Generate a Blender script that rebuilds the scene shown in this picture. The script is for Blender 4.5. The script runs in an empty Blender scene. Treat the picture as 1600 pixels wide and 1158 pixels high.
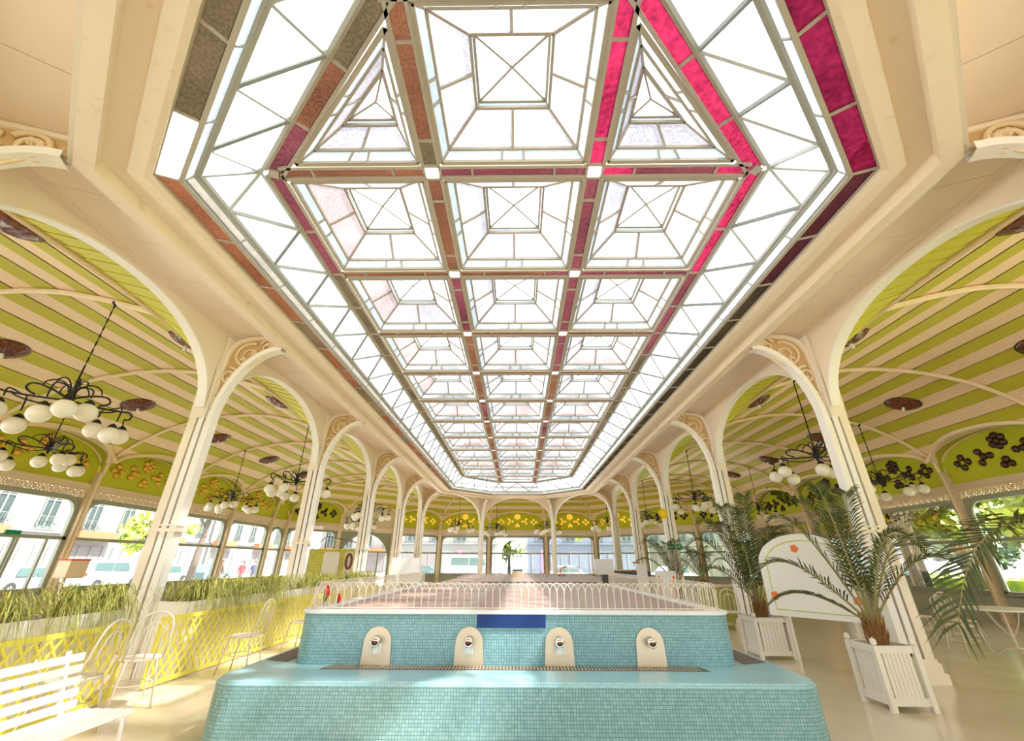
import bpy, bmesh, math, random
from mathutils import Vector, Matrix
from math import sin, cos, pi, sqrt, radians, atan2
C = bpy.context.collection
scene = bpy.context.scene
random.seed(7)
H = 1.43          # camera height above the hall floor

# ------------------------------------------------------------------ camera
cam_d = bpy.data.cameras.new('camera'); cam = bpy.data.objects.new('camera', cam_d); C.objects.link(cam)
PITCH, ROLL, YAW, FPX, CYP = .4702, .0031, -.01441, 672.6, 538.1
f_ = Vector((sin(YAW)*cos(PITCH), cos(YAW)*cos(PITCH), sin(PITCH)))
r0 = Vector((cos(YAW), -sin(YAW), 0)); u0 = r0.cross(f_)
r_ = cos(ROLL)*r0 + sin(ROLL)*u0; u_ = -sin(ROLL)*r0 + cos(ROLL)*u0
M = Matrix((r_, u_, -f_)).transposed().to_4x4(); M.translation = Vector((.047, 0, H))
cam.matrix_world = M
cam_d.sensor_fit = 'HORIZONTAL'; cam_d.sensor_width = 36; cam_d.lens = 36*FPX/1600
cam_d.shift_y = -(579-CYP)/1600; cam_d.clip_end = 400; cam_d.clip_start = .02
scene.camera = cam

# ------------------------------------------------------------------ light, exposure
scene.view_settings.view_transform = 'Standard'; scene.view_settings.look = 'None'
scene.view_settings.exposure = 1.28; scene.view_settings.gamma = 1
scene.view_settings.use_curve_mapping = False
w = bpy.data.worlds.new('sky'); scene.world = w; w.use_nodes = True
bg = w.node_tree.nodes['Background']; bg.inputs[0].default_value = (.88, .94, 1, 1); bg.inputs[1].default_value = 2.4
sd = bpy.data.lights.new('sun', 'SUN'); sun = bpy.data.objects.new('sun', sd); C.objects.link(sun)
sd.energy = 13.0; sd.angle = radians(1.5); sd.color = (1, .96, .88)
sun.rotation_euler = (Vector((-.62, .22, -.9))).to_track_quat('-Z', 'Y').to_euler()
cy = scene.cycles
cy.max_bounces = 12; cy.diffuse_bounces = 7; cy.glossy_bounces = 3; cy.transmission_bounces = 8
cy.transparent_max_bounces = 32; cy.caustics_reflective = False; cy.caustics_refractive = False
cy.use_denoising = True; cy.sample_clamp_indirect = 8

# ------------------------------------------------------------------ materials
def mat(name, col, rough=.6, metal=0, spec=.3, noise=None, bump=None, emit=None):
    m = bpy.data.materials.new(name); m.use_nodes = True; nt = m.node_tree
    b = nt.nodes['Principled BSDF']
    b.inputs['Base Color'].default_value = (*col, 1); b.inputs['Roughness'].default_value = rough
    b.inputs['Metallic'].default_value = metal; b.inputs['Specular IOR Level'].default_value = spec
    if noise:   # (scale, second colour, contrast low, high)
        tc = nt.nodes.new('ShaderNodeTexCoord'); n = nt.nodes.new('ShaderNodeTexNoise')
        n.inputs['Scale'].default_value = noise[0]; n.inputs['Detail'].default_value = 5
        r = nt.nodes.new('ShaderNodeValToRGB'); r.color_ramp.elements[0].position = noise[2]; r.color_ramp.elements[1].position = noise[3]
        r.color_ramp.elements[0].color = (*noise[1], 1); r.color_ramp.elements[1].color = (*col, 1)
        nt.links.new(tc.outputs['Object'], n.inputs['Vector']); nt.links.new(n.outputs['Fac'], r.inputs[0]); nt.links.new(r.outputs[0], b.inputs['Base Color'])
    if bump:    # (scale, strength)
        tc = nt.nodes.new('ShaderNodeTexCoord'); n = nt.nodes.new('ShaderNodeTexNoise'); n.inputs['Scale'].default_value = bump[0]
        bp = nt.nodes.new('ShaderNodeBump'); bp.inputs['Strength'].default_value = bump[1]; bp.inputs['Distance'].default_value = .02
        nt.links.new(tc.outputs['Object'], n.inputs['Vector']); nt.links.new(n.outputs['Fac'], bp.inputs['Height']); nt.links.new(bp.outputs[0], b.inputs['Normal'])
    if emit:
        b.inputs['Emission Color'].default_value = (*emit[:3], 1); b.inputs['Emission Strength'].default_value = emit[3]
    return m

def glass(name, tint, scatter=.4, ripple=0, scale=14):
    """thin pane: part straight through (tinted), part scattered by the rolled surface"""
    m = bpy.data.materials.new(name); m.use_nodes = True; nt = m.node_tree; nt.nodes.clear()
    out = nt.nodes.new('ShaderNodeOutputMaterial'); mx = nt.nodes.new('ShaderNodeMixShader')
    tr = nt.nodes.new('ShaderNodeBsdfTransparent'); tl = nt.nodes.new('ShaderNodeBsdfTranslucent')
    mx.inputs[0].default_value = scatter
    tr.inputs[0].default_value = (*tint, 1); tl.inputs[0].default_value = (*tint, 1)
    if ripple:
        tc = nt.nodes.new('ShaderNodeTexCoord'); n = nt.nodes.new('ShaderNodeTexNoise'); n.inputs['Scale'].default_value = scale; n.inputs['Detail'].default_value = 4
        n2 = nt.nodes.new('ShaderNodeTexNoise'); n2.inputs['Scale'].default_value = 1.1; n2.inputs['Detail'].default_value = 2
        add = nt.nodes.new('ShaderNodeMath'); add.operation = 'ADD'
        r = nt.nodes.new('ShaderNodeMapRange'); r.inputs['From Min'].default_value = .7; r.inputs['From Max'].default_value = 1.3
        r.inputs['To Min'].default_value = 1-ripple; r.inputs['To Max'].default_value = 1+ripple*.25
        mul = nt.nodes.new('ShaderNodeVectorMath'); mul.operation = 'SCALE'; mul.inputs[0].default_value = tint
        nt.links.new(tc.outputs['Object'], n.inputs['Vector']); nt.links.new(tc.outputs['Object'], n2.inputs['Vector'])
        nt.links.new(n.outputs['Fac'], add.inputs[0]); nt.links.new(n2.outputs['Fac'], add.inputs[1]); nt.links.new(add.outputs[0], r.inputs['Value'])
        nt.links.new(r.outputs[0], mul.inputs['Scale']); nt.links.new(mul.outputs[0], tr.inputs[0]); nt.links.new(mul.outputs[0], tl.inputs[0])
    nt.links.new(tr.outputs[0], mx.inputs[1]); nt.links.new(tl.outputs[0], mx.inputs[2]); nt.links.new(mx.outputs[0], out.inputs[0])
    return m

def window_glass(name, tint=(.86, .90, .89)):
    m = bpy.data.materials.new(name); m.use_nodes = True; nt = m.node_tree; nt.nodes.clear()
    out = nt.nodes.new('ShaderNodeOutputMaterial'); mx = nt.nodes.new('ShaderNodeMixShader')
    tr = nt.nodes.new('ShaderNodeBsdfTransparent'); gl = nt.nodes.new('ShaderNodeBsdfGlossy'); fr = nt.nodes.new('ShaderNodeFresnel')
    fr.inputs[0].default_value = 1.3; tr.inputs[0].default_value = (*tint, 1); gl.inputs['Roughness'].default_value = .02
    nt.links.new(fr.outputs[0], mx.inputs[0]); nt.links.new(tr.outputs[0], mx.inputs[1]); nt.links.new(gl.outputs[0], mx.inputs[2]); nt.links.new(mx.outputs[0], out.inputs[0])
    return m

def mosaic(name, c1, c2, grout, size=.027):
    m = mat(name, c1, .28, spec=.5); nt = m.node_tree; b = nt.nodes['Principled BSDF']
    uv = nt.nodes.new('ShaderNodeUVMap'); uv.uv_map = 'uv'
    br = nt.nodes.new('ShaderNodeTexBrick'); br.offset = 0; br.squash = 1
    br.inputs['Scale'].default_value = 1/size; br.inputs['Brick Width'].default_value = 1; br.inputs['Row Height'].default_value = 1
    br.inputs['Mortar Size'].default_value = .07; br.inputs['Color1'].default_value = (*c1, 1); br.inputs['Color2'].default_value = (*c2, 1); br.inputs['Mortar'].default_value = (*grout, 1)
    br.inputs['Bias'].default_value = -.1
    bp = nt.nodes.new('ShaderNodeBump'); bp.invert = True; bp.inputs['Strength'].default_value = .5; bp.inputs['Distance'].default_value = .003
    nt.links.new(uv.outputs[0], br.inputs['Vector']); nt.links.new(br.outputs['Color'], b.inputs['Base Color'])
    nt.links.new(br.outputs['Fac'], bp.inputs['Height']); nt.links.new(bp.outputs[0], b.inputs['Normal'])
    return m

def boards(name, col, pitch, rough=.55, depth=.006, axis=0, dark=.5):
    """painted tongue-and-groove boarding: fine grooves along the surface (uv in metres)"""
    m = mat(name, col, rough); nt = m.node_tree; b = nt.nodes['Principled BSDF']
    uv = nt.nodes.new('ShaderNodeUVMap'); uv.uv_map = 'uv'; sp = nt.nodes.new('ShaderNodeSeparateXYZ')
    dv = nt.nodes.new('ShaderNodeMath'); dv.operation = 'DIVIDE'; dv.inputs[1].default_value = pitch
    fr = nt.nodes.new('ShaderNodeMath'); fr.operation = 'FRACT'
    gt = nt.nodes.new('ShaderNodeMath'); gt.operation = 'GREATER_THAN'; gt.inputs[1].default_value = .09
    mx = nt.nodes.new('ShaderNodeMix'); mx.data_type = 'RGBA'
    mx.inputs[6].default_value = (*[c*dark for c in col], 1); mx.inputs[7].default_value = (*col, 1)
    bp = nt.nodes.new('ShaderNodeBump'); bp.inputs['Strength'].default_value = .6; bp.inputs['Distance'].default_value = depth
    L = nt.links.new
    L(uv.outputs[0], sp.inputs[0]); L(sp.outputs[axis], dv.inputs[0]); L(dv.outputs[0], fr.inputs[0]); L(fr.outputs[0], gt.inputs[0])
    L(gt.outputs[0], mx.inputs[0]); L(mx.outputs[2], b.inputs['Base Color']); L(gt.outputs[0], bp.inputs['Height']); L(bp.outputs[0], b.inputs['Normal'])
    return m

MT = {}
MT['cream'] = mat('cream_paint', (.90, .79, .66), .5, noise=(1.2, (.86, .74, .60), .3, .7))
MT['soffit'] = mat('soffit_paint', (.92, .80, .68), .55, noise=(.8, (.88, .75, .62), .3, .7))
MT['beam'] = mat('beam_paint', (.89, .77, .62), .5, noise=(5, (.80, .62, .42), .25, .36))
MT['ornament'] = mat('ornament_paint', (.82, .65, .42), .55)
MT['column'] = mat('column_paint', (.87, .77, .62), .45)
MT['column_w'] = mat('column_white', (.90, .86, .80), .4)
MT['slot'] = mat('rust_slot', (.16, .07, .035), .8)
MT['rib'] = mat('rib_paint', (.86, .70, .48), .5)
MT['stripe_g'] = boards('stripe_green', (.55, .51, .05), .095, dark=.8)
MT['stripe_c'] = boards('stripe_cream', (.92, .70, .47), .095, dark=.82)
MT['slat_g'] = boards('slat_green', (.55, .54, .04), .14, axis=1, dark=.45)
MT['vault_g'] = boards('lunette_green', (.48, .46, .04), .09, axis=1, dark=.6)
MT['slat_p'] = mat('slat_paint', (.58, .54, .05), .5)
MT['spandrel'] = mat('spandrel_paint', (.62, .42, .20), .6)
MT['lime'] = mat('lime_panel', (.56, .57, .03), .6)
MT['pier'] = mat('pier_paint', (.70, .55, .36), .5)
MT['frieze'] = mat('frieze_paint', (.74, .60, .43), .55)
MT['frame'] = mat('window_frame', (.34, .35, .27), .5)
MT['dado'] = mat('dado_wall', (.40, .40, .31), .5)
MT['glass'] = window_glass('window_pane')
MT['bar'] = mat('skylight_bar', (.46, .42, .35), .5)
MT['bar_l'] = mat('skylight_bar_light', (.48, .50, .48), .5)
MT['white_metal'] = mat('white_metal', (.88, .86, .82), .35)
MT['pane'] = glass('clear_rolled', (.46, .48, .50), .35, .12)
MT['pane_b'] = glass('pale_blue_rolled', (.20, .225, .24), .5, .25)
MT['pane_h'] = glass('hammered', (.225, .212, .222), .45, .5, 45)
MT['pane_p'] = glass('pink_hammered', (.23, .178, .172), .45, .5, 45)
MT['g_red_sunlit'] = glass('red_glass_sunlit', (.105, .006, .019), .6, .65, 20)  # one red glass in four tints: sunlight, dirt and roof shade put in
MT['g_red_dim'] = glass('red_glass_dim', (.045, .012, .014), .5, .55, 24)
MT['g_red_dirt_shade'] = glass('red_glass_dirt_shade', (.046, .018, .009), .5, .55, 40)
MT['g_red_dirt_deep_shade'] = glass('red_glass_dirt_deep_shade', (.030, .021, .011), .5, .55, 40)
MT['black'] = mat('black_iron', (.012, .011, .012), .4)
MT['globe'] = mat('opal_globe', (.88, .82, .72), .25, spec=.5)
MT['amber'] = mat('amber_dish', (.22, .055, .018), .25, spec=.6, noise=(14, (.05, .012, .006), .35, .65))
MT['gold'] = mat('gold_boss', (.85, .52, .09), .25, metal=.5)
MT['unlitboss_rim'] = mat('unlit_boss_rim', (.06, .022, .012), .25, spec=.6)  # amber glass without daylight behind, put in as dark colour; dish rims too
MT['litboss'] = mat('backlit_boss', (.75, .42, .05), .3, emit=(1, .5, .06, .45))  # daylight through the amber glass put in as emission
MT['floor'] = mat('floor_stone', (.72, .62, .47), .16, spec=.5, noise=(1.5, (.66, .56, .41), .35, .65))
MT['tile'] = mosaic('turquoise_mosaic', (.22, .42, .46), (.32, .54, .58), (.08, .19, .23))
MT['tile_l'] = mosaic('pale_mosaic', (.33, .58, .64), (.40, .65, .70), (.2, .4, .45))
MT['steel'] = mat('brushed_steel', (.66, .54, .40), .38, metal=.75, bump=(60, .05))
MT['chrome'] = mat('chrome', (.75, .72, .68), .12, metal=1)
MT['grate'] = mat('grate', (.16, .12, .10), .6)
MT['blue'] = mat('sign_blue', (.012, .045, .20), .45)
MT['deck'] = mat('deck_cover', (.40, .29, .25), .38, spec=.25, noise=(2.2, (.33, .23, .195), .35, .65))
MT['cap'] = mat('white_cap', (.86, .86, .84), .4)
MT['wire'] = mat('white_wire', (.76, .69, .58), .45)
MT['board'] = mat('blank_board', (.84, .82, .79), .5)
MT['beige'] = mat('beige_panel', (.72, .65, .52), .6)
MT['orange'] = mat('orange_print', (.85, .22, .06), .6)
MT['lineg'] = mat('green_print', (.55, .62, .10), .6)
MT['yellow'] = mat('yellow_trellis', (.92, .85, .14), .45)
MT['trough'] = mat('trough_board', (.93, .88, .82), .55)
MT['grass'] = mat('trailing_grass', (.74, .70, .20), .5, noise=(9, (.20, .26, .05), .36, .6))
MT['soil'] = mat('soil', (.05, .035, .02), .9)
MT['palm'] = mat('palm_leaf', (.105, .12, .028), .5, spec=.2, noise=(6, (.04, .055, .014), .35, .65))
MT['rachis'] = mat('palm_stalk', (.30, .26, .10), .5)
MT['bark'] = mat('palm_bark', (.30, .14, .045), .8, bump=(30, .8))
MT['planter'] = mat('planter_white', (.86, .80, .70), .5)
MT['kiosk'] = mat('kiosk_green', (.44, .42, .12), .5)
MT['green_sign'] = mat('exit_green', (.0, .26, .11), .5)
MT['white'] = mat('print_white', (.9, .9, .88), .5)
MT['signyellow'] = mat('sign_yellow', (.95, .75, .02), .5)
MT['red'] = mat('flower_red', (.75, .05, .02), .5)
MT['asphalt'] = mat('asphalt', (.62, .60, .57), .8)
MT['lawn'] = mat('lawn', (.36, .42, .10), .9, noise=(8, (.24, .32, .06), .3, .7))
MT['gravel'] = mat('gravel_path', (.75, .66, .58), .9)
MT['render'] = mat('facade_render', (.16, .155, .15), .8)
MT['shutter'] = mat('facade_window', (.035, .048, .048), .3)
MT['awning'] = mat('awning_orange', (.32, .09, .04), .7)
MT['shop'] = mat('shop_dark', (.13, .11, .11), .4)
MT['greyblue'] = mat('greyblue_panel', (.10, .115, .15), .5)
MT['pink'] = mat('pink_panel', (.75, .10, .22), .6)
MT['iron'] = mat('balcony_iron', (.10, .12, .11), .5)
MT['carwhite'] = mat('car_white', (.20, .22, .25), .2, spec=.6)
MT['carsilver'] = mat('car_silver', (.15, .17, .19), .25, metal=.3)
MT['cardark'] = mat('car_dark', (.07, .10, .11), .2)
MT['carglass'] = mat('car_glass', (.05, .08, .08), .08, spec=.8)
MT['tyre'] = mat('tyre', (.02, .02, .02), .8)
MT['trunk'] = mat('tree_bark', (.085, .066, .052), .9, bump=(12, .6))
MT['leaf'] = mat('tree_leaf', (.42, .47, .07), .6, noise=(1.2, (.12, .18, .02), .35, .65))
MT['leaf2'] = mat('tree_leaf_dark', (.13, .22, .06), .6, noise=(1.2, (.06, .12, .03), .35, .65))
MT['skin'] = mat('skin', (.60, .38, .27), .6)
MT['coat'] = mat('brown_coat', (.10, .07, .055), .8)
MT['redshirt'] = mat('red_shirt', (.70, .04, .05), .8)
MT['navy'] = mat('navy_coat', (.05, .05, .09), .8)
MT['trousers'] = mat('trousers', (.10, .11, .14), .8)
MT['hair'] = mat('hair', (.05, .03, .02), .7)
MT['terracotta'] = mat('terracotta', (.55, .25, .13), .7)

# ------------------------------------------------------------------ mesh helpers
class MB:
    def __init__(s): s.v = []; s.f = []; s.uv = None
    def add(s, vs, fs):
        o = len(s.v); s.v += [tuple(p) for p in vs]; s.f += [tuple(i+o for i in f) for f in fs]; return s
    def quad(s, *p): return s.add(p, [tuple(range(len(p)))])
    def box(s, c, d, rz=0, mtx=None):
        x, y, z = d[0]/2, d[1]/2, d[2]/2
        P = [Vector((a*x, b*y, e*z)) for a in (-1, 1) for b in (-1, 1) for e in (-1, 1)]
        if rz: R = Matrix.Rotation(rz, 3, 'Z'); P = [R @ p for p in P]
        if mtx: P = [mtx @ p for p in P]
        c = Vector(c); P = [p+c for p in P]
        return s.add(P, [(0, 1, 3, 2), (4, 6, 7, 5), (0, 4, 5, 1), (2, 3, 7, 6), (0, 2, 6, 4), (1, 5, 7, 3)])
    def bar(s, a, b, w, h=None, up=(0, 0, 1)):
        """box from a to b, w wide, h deep along 'up'"""
        a, b = Vector(a), Vector(b); h = h or w; d = (b-a)
        if d.length < 1e-6: return s
        d.normalize(); u = Vector(up); sd_ = d.cross(u)
        if sd_.length < 1e-3: u = Vector((1, 0, 0)); sd_ = d.cross(u)
        sd_.normalize(); u = sd_.cross(d)
        P = [p+sd_*x*w/2+u*y*h/2 for p in (a, b) for x, y in ((-1, -1), (1, -1), (1, 1), (-1, 1))]
        return s.add(P, [(3, 2, 1, 0), (4, 5, 6, 7), (0, 1, 5, 4), (1, 2, 6, 5), (2, 3, 7, 6), (3, 0, 4, 7)])
    def tube(s, pts, r, n=6, closed=False, flat=1.0, up=None):
        pts = [Vector(p) for p in pts]; N = len(pts); rings = []
        rr = r if isinstance(r, (list, tuple)) else [r]*N
        nrm = None
        for i, p in enumerate(pts):
            a = pts[i-1] if (i or closed) else p; b = pts[(i+1) % N] if (i < N-1 or closed) else p
            t = (b-a)
            if t.length < 1e-9: t = Vector((0, 0, 1))
            t.normalize()
            if up is not None: nrm = Vector(up)
            if nrm is None: nrm = Vector((0, 0, 1)) if abs(t.z) < .9 else Vector((1, 0, 0))
            nrm = nrm - t*nrm.dot(t)
            if nrm.length < 1e-6: nrm = t.orthogonal()
            nrm.normalize(); bi = t.cross(nrm)
            rings.append([p + (nrm*cos(2*pi*k/n)*flat + bi*sin(2*pi*k/n))*rr[i] for k in range(n)])
        vs = [q for R in rings for q in R]; fs = []
        for i in range(N if closed else N-1):
            j = (i+1) % N
            for k in range(n): fs.append((i*n+k, i*n+(k+1) % n, j*n+(k+1) % n, j*n+k))
        if not closed: fs += [tuple(range(n))[::-1], tuple((N-1)*n+k for k in range(n))]
        return s.add(vs, fs)
    def lathe(s, prof, c=(0, 0, 0), n=12, mtx=None, cap=True):
        c = Vector(c); vs = []
        for r, z in prof:
            for k in range(n):
                p = Vector((r*cos(2*pi*k/n), r*sin(2*pi*k/n), z))
                vs.append((mtx @ p if mtx else p)+c)
        m = len(prof); fs = [(i*n+k, i*n+(k+1) % n, (i+1)*n+(k+1) % n, (i+1)*n+k) for i in range(m-1) for k in range(n)]
        if cap: fs += [tuple(range(n))[::-1], tuple((m-1)*n+k for k in range(n))]
        return s.add(vs, fs)
    def prism(s, poly, off):
        off = Vector(off); P = [Vector(p) for p in poly]; n = len(P)
        return s.add(P+[p+off for p in P], [tuple(range(n))[::-1], tuple(range(n, 2*n))]+[(i, (i+1) % n, n+(i+1) % n, n+i) for i in range(n)])
    def grid(s, rows, closed=False):
        n = len(rows[0]); vs = [p for r in rows for p in r]; m = len(rows)
        return s.add(vs, [(i*n+k, i*n+k+1, (i+1) % m*n+k+1, (i+1) % m*n+k) for i in range(m if closed else m-1) for k in range(n-1)])
    def sphere(s, c, r, n=12, m=8, sz=1.0):
        return s.lathe([(max(1e-4, r*sin(pi*i/m)), -r*sz*cos(pi*i/m)) for i in range(m+1)], c, n, cap=False)
    def mesh(s, name, m, smooth=False, uv=None):
        me = bpy.data.meshes.new(name); me.from_pydata(s.v, [], s.f); me.materials.append(MT[m] if isinstance(m, str) else m)
        if uv:
            l = me.uv_layers.new(name='uv')
            for lp in me.loops: l.data[lp.index].uv = uv(Vector(s.v[lp.vertex_index])) if callable(uv) else uv[lp.vertex_index]
        if smooth: me.polygons.foreach_set('use_smooth', [True]*len(me.polygons))
        me.update(); return me
    def build(s, name, m, parent=None, smooth=False, uv=None, loc=None):
        return obj(name, s.mesh(name, m, smooth, uv), parent, loc)
KIDS = {}
def obj(name, me, parent=None, loc=None, rz=0):
    o = bpy.data.objects.new(name, me); C.objects.link(o)
    if parent: o.parent = parent; KIDS.setdefault(parent.name, []).append(o)
    if loc is not None: o.location = loc
    if rz: o.rotation_euler = (0, 0, rz)
    return o
def tag(o, label=None, cat=None, group=None, kind=None):
    if label: o['label'] = label
    if cat: o['category'] = cat
    if group: o['group'] = group
    if kind: o['kind'] = kind
    return o
def thing(name, label, cat, loc=(0, 0, 0), rz=0, group=None):
    o = bpy.data.objects.new(name, None); C.objects.link(o); o.location = loc; o.rotation_euler = (0, 0, rz); o.empty_display_size = .1
    return tag(o, label, cat, group)
def struct(name, label=None):
    o = bpy.data.objects.new(name, None); C.objects.link(o); o['kind'] = 'structure'; o.empty_display_size = .1
    if label: o['label'] = label
    return o
def part(name, me, parent, loc=None, rz=0): return obj(name, me, parent, loc, rz)
def copy_tree(o, parent=None):
    c = o.copy(); C.objects.link(c)
    if parent is not None: c.parent = parent; KIDS.setdefault(parent.name, []).append(c)
    for ch in list(KIDS.get(o.name, [])): copy_tree(ch, c)
    return c
def smooth(pts, k=4):
    out = []; n = len(pts)
    for i in range(n-1):
        p0, p1, p2, p3 = pts[max(0, i-1)], pts[i], pts[i+1], pts[min(n-1, i+2)]
        for q in range(k):
            t = q/k; out.append(.5*((2*p1)+(p2-p0)*t+(2*p0-5*p1+4*p2-p3)*t*t+(3*p1-p0-3*p2+p3)*t**3))
    return out+[pts[-1]]
def lerp(a, b, t): return a+(b-a)*t
def V(*a): return Vector(a)
def interp(tab, x):
    if x <= tab[0][0]: return tab[0][1]
    for (a, b), (c, d) in zip(tab, tab[1:]):
        if x <= c: return b+(d-b)*(x-a)/(c-a)
    return tab[-1][1]
# ================================================================== the octagonal hall
def octo(hw, e, y0, y1, z=0):
    c = hw-e
    return [V(hw, y0, z), V(hw, y1, z), V(e, y1+c, z), V(-e, y1+c, z), V(-hw, y1, z), V(-hw, y0, z), V(-e, y0-c, z), V(e, y0-c, z)]
def grow(base, d, z):           # base = (hw, e, y0, y1) moved outward by d
    hw, e, y0, y1 = base; k = .41421*d
    return octo(hw+d, e+k, y0-k, y1+k, z)
def sweep(base, prof, closed=True):
    rings = [grow(base, d, z) for d, z in prof]
    mb = MB(); n = len(prof); vs = [rings[j][i] for i in range(8) for j in range(n)]
    fs = [(i*n+j, i*n+(j+1) % n, (i+1) % 8*n+(j+1) % n, (i+1) % 8*n+j) for i in range(8) for j in range(n if closed else n-1)]
    return mb.add(vs, fs)
STRIP = (3.93, 1.70, 3.30, 25.87)       # outer edge of the coloured border
RING = (3.06, 1.06, 3.88, 25.46)        # centre line of the inner coloured ring
ZS, ZR, ZBEAM, ZSOF = 5.23, 5.87, 5.07, 5.37
CX_, CY0, CSP = 5.55, 2.57, 4.796
ARC = (CX_, 2.3, CY0, CY0+5*CSP)
ROWN = 10; BAY = (RING[3]-RING[2])/ROWN; RX = 1.03

# ---- ring beam between border and soffit
beam = struct('trim_1'); beam['label'] = 'deep cream painted ring beam around the stained glass skylight'
sweep(STRIP, [(0, ZS+.05), (0, ZS-.06), (.06, ZS-.08), (.20, ZS-.08), (.21, ZS-.01), (.42, ZS-.01), (.43, ZBEAM), (.60, ZBEAM), (.60, ZSOF+.08), (.4, ZSOF+.3), (0, ZS+.3)]).build('beam', 'beam', beam)
sweep(STRIP, [(.615, ZBEAM+.05), (.65, ZBEAM+.03), (.66, ZBEAM+.07), (.63, ZBEAM+.09)]).build('cable', 'white_metal', beam)
# ---- soffit panels
soffit = struct('ceiling'); soffit['label'] = 'cream boarded soffit and striped green and cream vault'
A8 = octo(*ARC[:2], *ARC[2:], ZSOF); B8 = grow(STRIP, .58, ZSOF)
AIN = grow(ARC, -.02, ZSOF)
for i in range(8):
    a0, a1, b0, b1 = AIN[i], AIN[(i+1) % 8], B8[i], B8[(i+1) % 8]
    if i == 6: n = 3
    else: n = max(3, round((b1-b0).length/.87))
    for k in range(n):
        t0, t1 = k/n+.0055/(b1-b0).length, (k+1)/n-.0055/(b1-b0).length
        P = [b0.lerp(b1, t0), b0.lerp(b1, t1), a0.lerp(a1, t1), a0.lerp(a1, t0)]
        for p in P: p.z += random.uniform(-.002, .002)
        MB().prism(P, (0, 0, .05)).build('soffit_panel', 'soffit', soffit)
# dark void above the joints
sweep(STRIP, [(.5, ZSOF+.06), (1.8, ZSOF+.06), (1.8, ZSOF+.10), (.5, ZSOF+.10)]).build('soffit_backing', 'ornament', soffit)

# ---- arcade: bays between columns
bays = []
P8 = octo(*ARC[:2], *ARC[2:], 0)
colpos = []
for i in range(8):
    a, b = P8[i], P8[(i+1) % 8]; n = 5 if i in (0, 4) else 1
    for k in range(n): bays.append((i, k, a.lerp(b, k/n), a.lerp(b, (k+1)/n))); colpos.append((i, k, a.lerp(b, k/n)))
CEN = V(0, 14.5, 0)
def outward(a, b):
    d = (b-a).normalized(); n = V(d.y, -d.x, 0)
    return n if n.dot((a+b)/2-CEN) > 0 else -n
ZSPR, ZCR = 3.88, 5.24
def arch(t): # t in -1..1 across the clear opening
    return ZSPR+(ZCR-ZSPR)*sqrt(max(0, 1-abs(t)**2.15))
side_name = {0: 'right', 1: 'far_right', 2: 'far', 3: 'far_left', 4: 'left', 5: 'near_left', 6: 'near', 7: 'near_right'}
walls = {}
for i in range(8):
    walls[i] = struct('wall_arcade_%s' % side_name[i])
NS = 28
for i, k, a, b in bays:
    n = outward(a, b); d = (b-a); L = d.length; d.normalize(); hc = .17; half = L/2-hc; mid = (a+b)/2
    ts = [sin(pi/2*(-1+2*q/NS)) for q in range(NS+1)]
    def P(t, z, o): p = mid+d*(t*half)+n*o; p.z = z; return p
    # front and back plates and the underside of the arch
    zf = lambda t: arch(t)
    mb = MB()
    for o in (-.05, .10):
        mb.grid([[P(t, zf(t), o) for t in ts], [P(t, ZSOF+.05, o) for t in ts]])
    mb.grid([[P(t, zf(t), -.05) for t in ts], [P(t, zf(t), .10) for t in ts]])
    mb.box(mid+d*(half+hc/2)+V(0, 0, (ZSPR+ZSOF)/2), (.1, .1, .1), 0) if 0 else None
    mb.build('arch_wall', 'cream', walls[i])
    # pale moulding that follows the opening
    mb = MB(); mb.grid([[P(t*1.0, zf(t)+.012, -.062), P(t*.992, zf(t)-.014, -.058), P(t*.992, zf(t)-.014, .105), P(t*1.0, zf(t)+.012, .11)] for t in ts])
    mb.build('arch_moulding', 'column_w', walls[i])
    # soffit cornice
    MB().bar(a-n*.07+V(0, 0, ZSOF-.03), b-n*.07+V(0, 0, ZSOF-.03), .05, .05).bar(a-n*.11+V(0, 0, ZSOF-.012), b-n*.11+V(0, 0, ZSOF-.012), .04, .025).build('cornice', 'cream', walls[i])
    # green boarded reveal from the arch up to the edge of the vault
    LX = .86
    tt = [-.97+1.94*q/NS for q in range(NS+1)]
    rows = []; uvs = []
    near_bay = i in (0, 4) and 2 < mid.y < 17
    for t in tt:
        za = max(arch(t), 4.75)+.012; zb = 5.29+.13*sqrt(max(0, 1-t*t))
        r = []
        for q in range(5):
            o = .11+(LX-.11)*q/4; r.append(P(t, lerp(za, zb, (q/4)), o)); uvs.append((o, t*half))
        rows.append(r)
    if not near_bay: MB().grid(rows).build('boarded_reveal', 'slat_g', walls[i], uv=uvs)
    else:
        ns = 30
        for q in range(ns):
            t0, t1 = -.97+1.94*q/ns, -.97+1.94*(q+1)/ns-.006; lift = V(0, 0, .012*(q % 2))
            ra, rb = [], []
            for t, R_ in ((t0, ra), (t1, rb)):
                za = max(arch(t), 4.75)+.012; zb = 5.29+.13*sqrt(max(0, 1-t*t))
                for o in (.11, LX): R_.append(P(t, lerp(za, zb, (o-.11)/(LX-.11)), o)+lift)
            P4 = [ra[0], ra[1], rb[1], rb[0]]
            MB().prism(P4, (0, 0, .03)).build('reveal_slat', 'slat_p', walls[i])
        MB().grid([[p+V(0, 0, .045) for p in r] for r in rows]).build('reveal_backing', 'slot', walls[i])
    MB().tube([P(t, 5.27+.13*sqrt(max(0, 1-t*t)), LX-.02) for t in tt], .05, 6).build('reveal_batten', 'rib', walls[i])

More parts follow.
